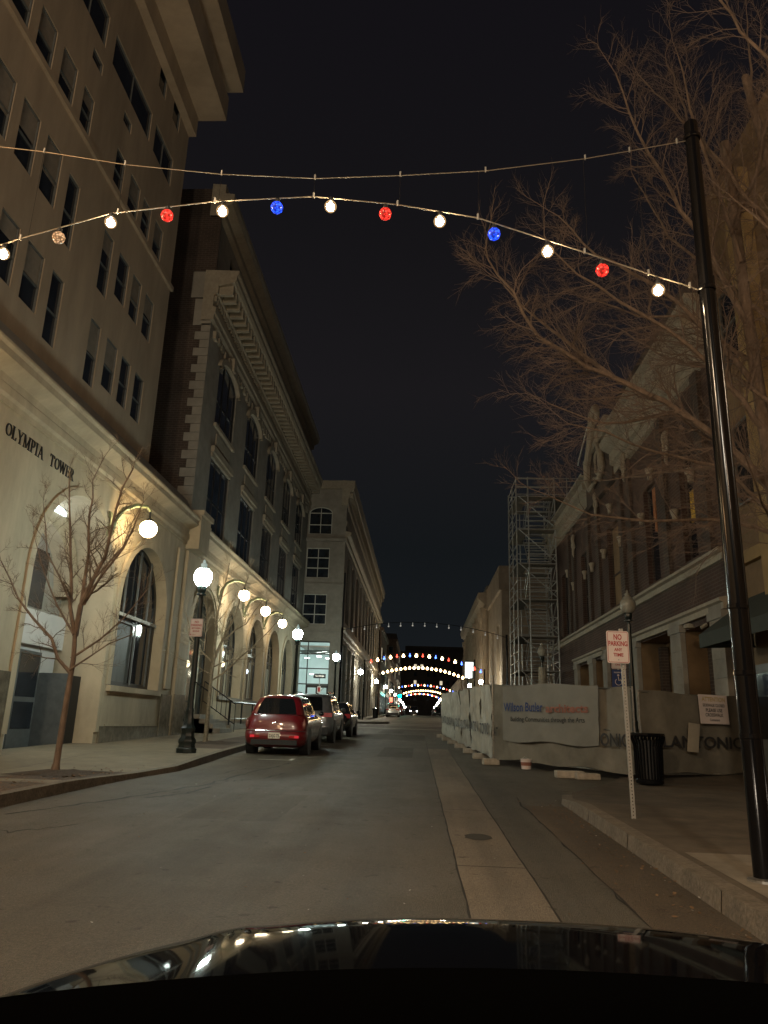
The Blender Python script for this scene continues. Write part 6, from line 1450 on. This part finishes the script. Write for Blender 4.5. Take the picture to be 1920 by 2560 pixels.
limb_tree('large bare tree whose limbs reach over the kerb beside the tall black pole', (6.1, 12.6, G(12.6)+.15), [(6.1,12.6,G(12.6)+.1),(6.1,12.6,.9),(6.0,12.55,3.0),(5.95,12.5,6.0),(5.85,12.5,9.2),(5.75,12.4,12.5)],
  [([(6.0,12.55,5.4),(5.2,12.5,6.3),(4.5,12.5,6.85),(3.88,12.4,7.17),(2.83,12.3,7.64),(2.0,12.2,8.13),(1.52,12.1,9.0),(1.1,12.0,9.6)], .075),
   ([(3.88,12.4,7.17),(3.4,12.6,7.6),(2.85,12.7,8.1),(2.3,12.8,8.7),(1.89,12.9,9.14),(1.5,13,9.7)], .05),
   ([(6.0,12.5,6.4),(5.0,12.2,7.6),(4.29,12.1,8.18),(3.41,12.0,8.74),(2.67,11.9,9.25),(2.2,11.8,9.7)], .06),
   ([(5.95,12.5,7.2),(5.2,12.7,8.6),(4.3,12.9,9.7),(3.3,13.0,10.4),(2.6,13.0,11.3)], .06),
   ([(5.9,12.5,8.4),(5.2,12.2,9.8),(4.5,12.0,11.0),(3.9,11.8,12.2),(3.5,11.6,13.4)], .06),
   ([(5.8,12.4,9.8),(5.4,12.2,11.3),(5.0,12.0,12.9),(4.8,11.9,14.2)], .05), ([(5.75,12.4,10.5),(6.3,12.2,12.0),(6.6,12,13.8)], .05),
   ([(6.0,12.5,4.6),(5.0,12.9,5.0),(4.0,13.1,5.0),(3.0,13.2,5.1),(2.2,13.2,5.5)], .04), ([(6.0,12.5,4.9),(5.0,12.2,5.7),(3.9,12.0,5.9),(3.0,11.9,6.2),(2.4,11.8,6.3)], .04),
   ([(4.5,12.5,6.85),(3.6,12.7,6.7),(2.9,12.8,6.8),(2.3,12.8,7.1)], .035), ([(5.95,12.5,6.0),(6.4,12.0,7.6),(6.6,11.6,9.2),(6.5,11.2,10.8)], .05),
   ([(5.9,12.5,7.8),(4.9,12.9,9.0),(4.1,13.1,9.1),(3.2,13.3,9.6)], .04), ([(6.0,12.5,4.2),(5.4,11.6,4.7),(4.9,10.8,4.9),(4.5,10.2,5.3)], .03)], 21, bark, twigm, 2, 7, .17, 1.3, .75, .03, None, 38, .15)
limb_tree('second large bare tree standing close to the first beside the awning', (5.75, 10.3, G(10.3)+.15), [(5.75,10.3,G(10.3)+.1),(5.75,10.3,.9),(5.9,10.5,3.5),(6.2,11.0,7.0),(6.4,12.0,11.0),(6.5,12.8,14.5)],
  [([(6.0,10.7,4.6),(5.7,12.8,6.0),(5.0,14.8,6.5),(4.2,16.5,6.9),(3.4,17.6,7.2)], .05), ([(6.1,10.8,5.6),(5.6,12.9,7.8),(5.1,14.6,9.0),(4.4,15.8,10.4)], .055), ([(6.2,11,7.2),(5.9,13,9.6),(5.3,14.6,12),(4.8,15.2,14.2)], .055), ([(6.3,11.4,9.0),(5.9,12.6,11.6),(5.5,13.4,14),(5.3,13.8,16.2)], .055), ([(6.4,12,11),(6.6,12.8,14),(6.8,13,16.5)], .05), ([(5.95,10.6,4.0),(6.2,12.6,5.4),(6.1,14.3,5.9),(5.8,16,6.2)], .045), ([(6.2,11,6.5),(6.7,12.6,8.5),(7.0,14,10.2)], .045), ([(6.3,11.5,9.4),(5.3,12.4,12.6),(4.4,13.0,14.8)], .045)], 33, bark, twigm, 2, 5, .32, 1.4, .7, .03, None, 38, .13)
limb_tree('bare tree near the awning whose high branches spread above the black pole', (6.6, 7.6, G(7.6)+.15), [(6.6,7.6,G(7.6)+.1),(6.6,7.6,.8),(6.5,7.6,4.0),(6.4,7.6,8.0),(6.3,7.6,10.5)],
  [([(6.45,7.6,6.5),(5.6,8.0,8.2),(5.0,8.3,9.5),(4.4,8.6,11.0),(4.0,8.8,12.4)], .05), ([(6.4,7.6,7.6),(5.4,7.4,9.6),(4.7,7.3,11.2),(4.2,7.2,12.8)], .05), ([(6.4,7.6,8.4),(5.8,8.3,10.8),(5.4,8.9,13.0)], .05), ([(6.45,7.6,5.6),(5.6,8.6,7.2),(5.0,9.4,8.2),(4.6,10.0,9.4)], .045), ([(6.4,7.6,8.8),(5.3,6.9,10.6),(4.5,6.4,11.6),(3.8,6.1,12.5)], .04)], 44, bark, twigm, 2, 6, .24, 1.2, .75, .03, None, 38, .14)

for o in ALLROOT:
    if '_proto' in o: del o['_proto']
for o in bpy.data.objects:
    if '_proto' in o: del o['_proto']

# separate countable pieces that came out of one builder into meshes of their own
def split_loose(o, limit=60):
    me = o.data; key = {}; par_ = list(range(len(me.vertices)))
    def find(i):
        while par_[i] != i: par_[i] = par_[par_[i]]; i = par_[i]
        return i
    for v in me.vertices:
        k = tuple(round(c, 3) for c in v.co)
        if k in key: par_[find(v.index)] = find(key[k])
        else: key[k] = v.index
    for p in me.polygons:
        a = find(p.vertices[0])
        for q in p.vertices[1:]: par_[find(q)] = a
    comps = {}
    for p in me.polygons: comps.setdefault(find(p.vertices[0]), []).append(tuple(p.vertices))
    if not 1 < len(comps) <= limit: return
    sm = me.polygons[0].use_smooth; mt = me.materials[0]; vs = [v.co.copy() for v in me.vertices]; first = True
    for fs in comps.values():
        ids = sorted({i for f in fs for i in f}); mp_ = {i: k for k, i in enumerate(ids)}
        nm = bpy.data.meshes.new(me.name); nm.from_pydata([tuple(vs[i]) for i in ids], [], [tuple(mp_[i] for i in f) for f in fs]); nm.materials.append(mt)
        if sm: nm.polygons.foreach_set('use_smooth', [True]*len(nm.polygons))
        if first: o.data = nm; first = False
        else:
            c = bpy.data.objects.new(o.name.split('.')[0], nm); C.objects.link(c); c.parent = o.parent; c.location = o.location
SPLIT = {'doorway_lining', 'string_course', 'plinth', 'wall_pier', 'door_panel', 'quoins_none', 'lobby_lights', 'ceiling_ducts', 'window_sill', 'tail_lamp', 'roof_rail', 'awning_frame', 'dark_lens', 'roof_edge_pipe', 'windscreen_wiper', 'fog_lamp', 'wheel_arch', 'front_steps', 'eaves_slab', 'strap', 'column', 'arch_moulding', 'door', 'wire_clamp', 'hanger_wire', 'uprights'}
for o in list(bpy.data.objects):
    if o.type == 'MESH' and o.name.split('.')[0] in SPLIT and o.data.users == 1: split_loose(o)
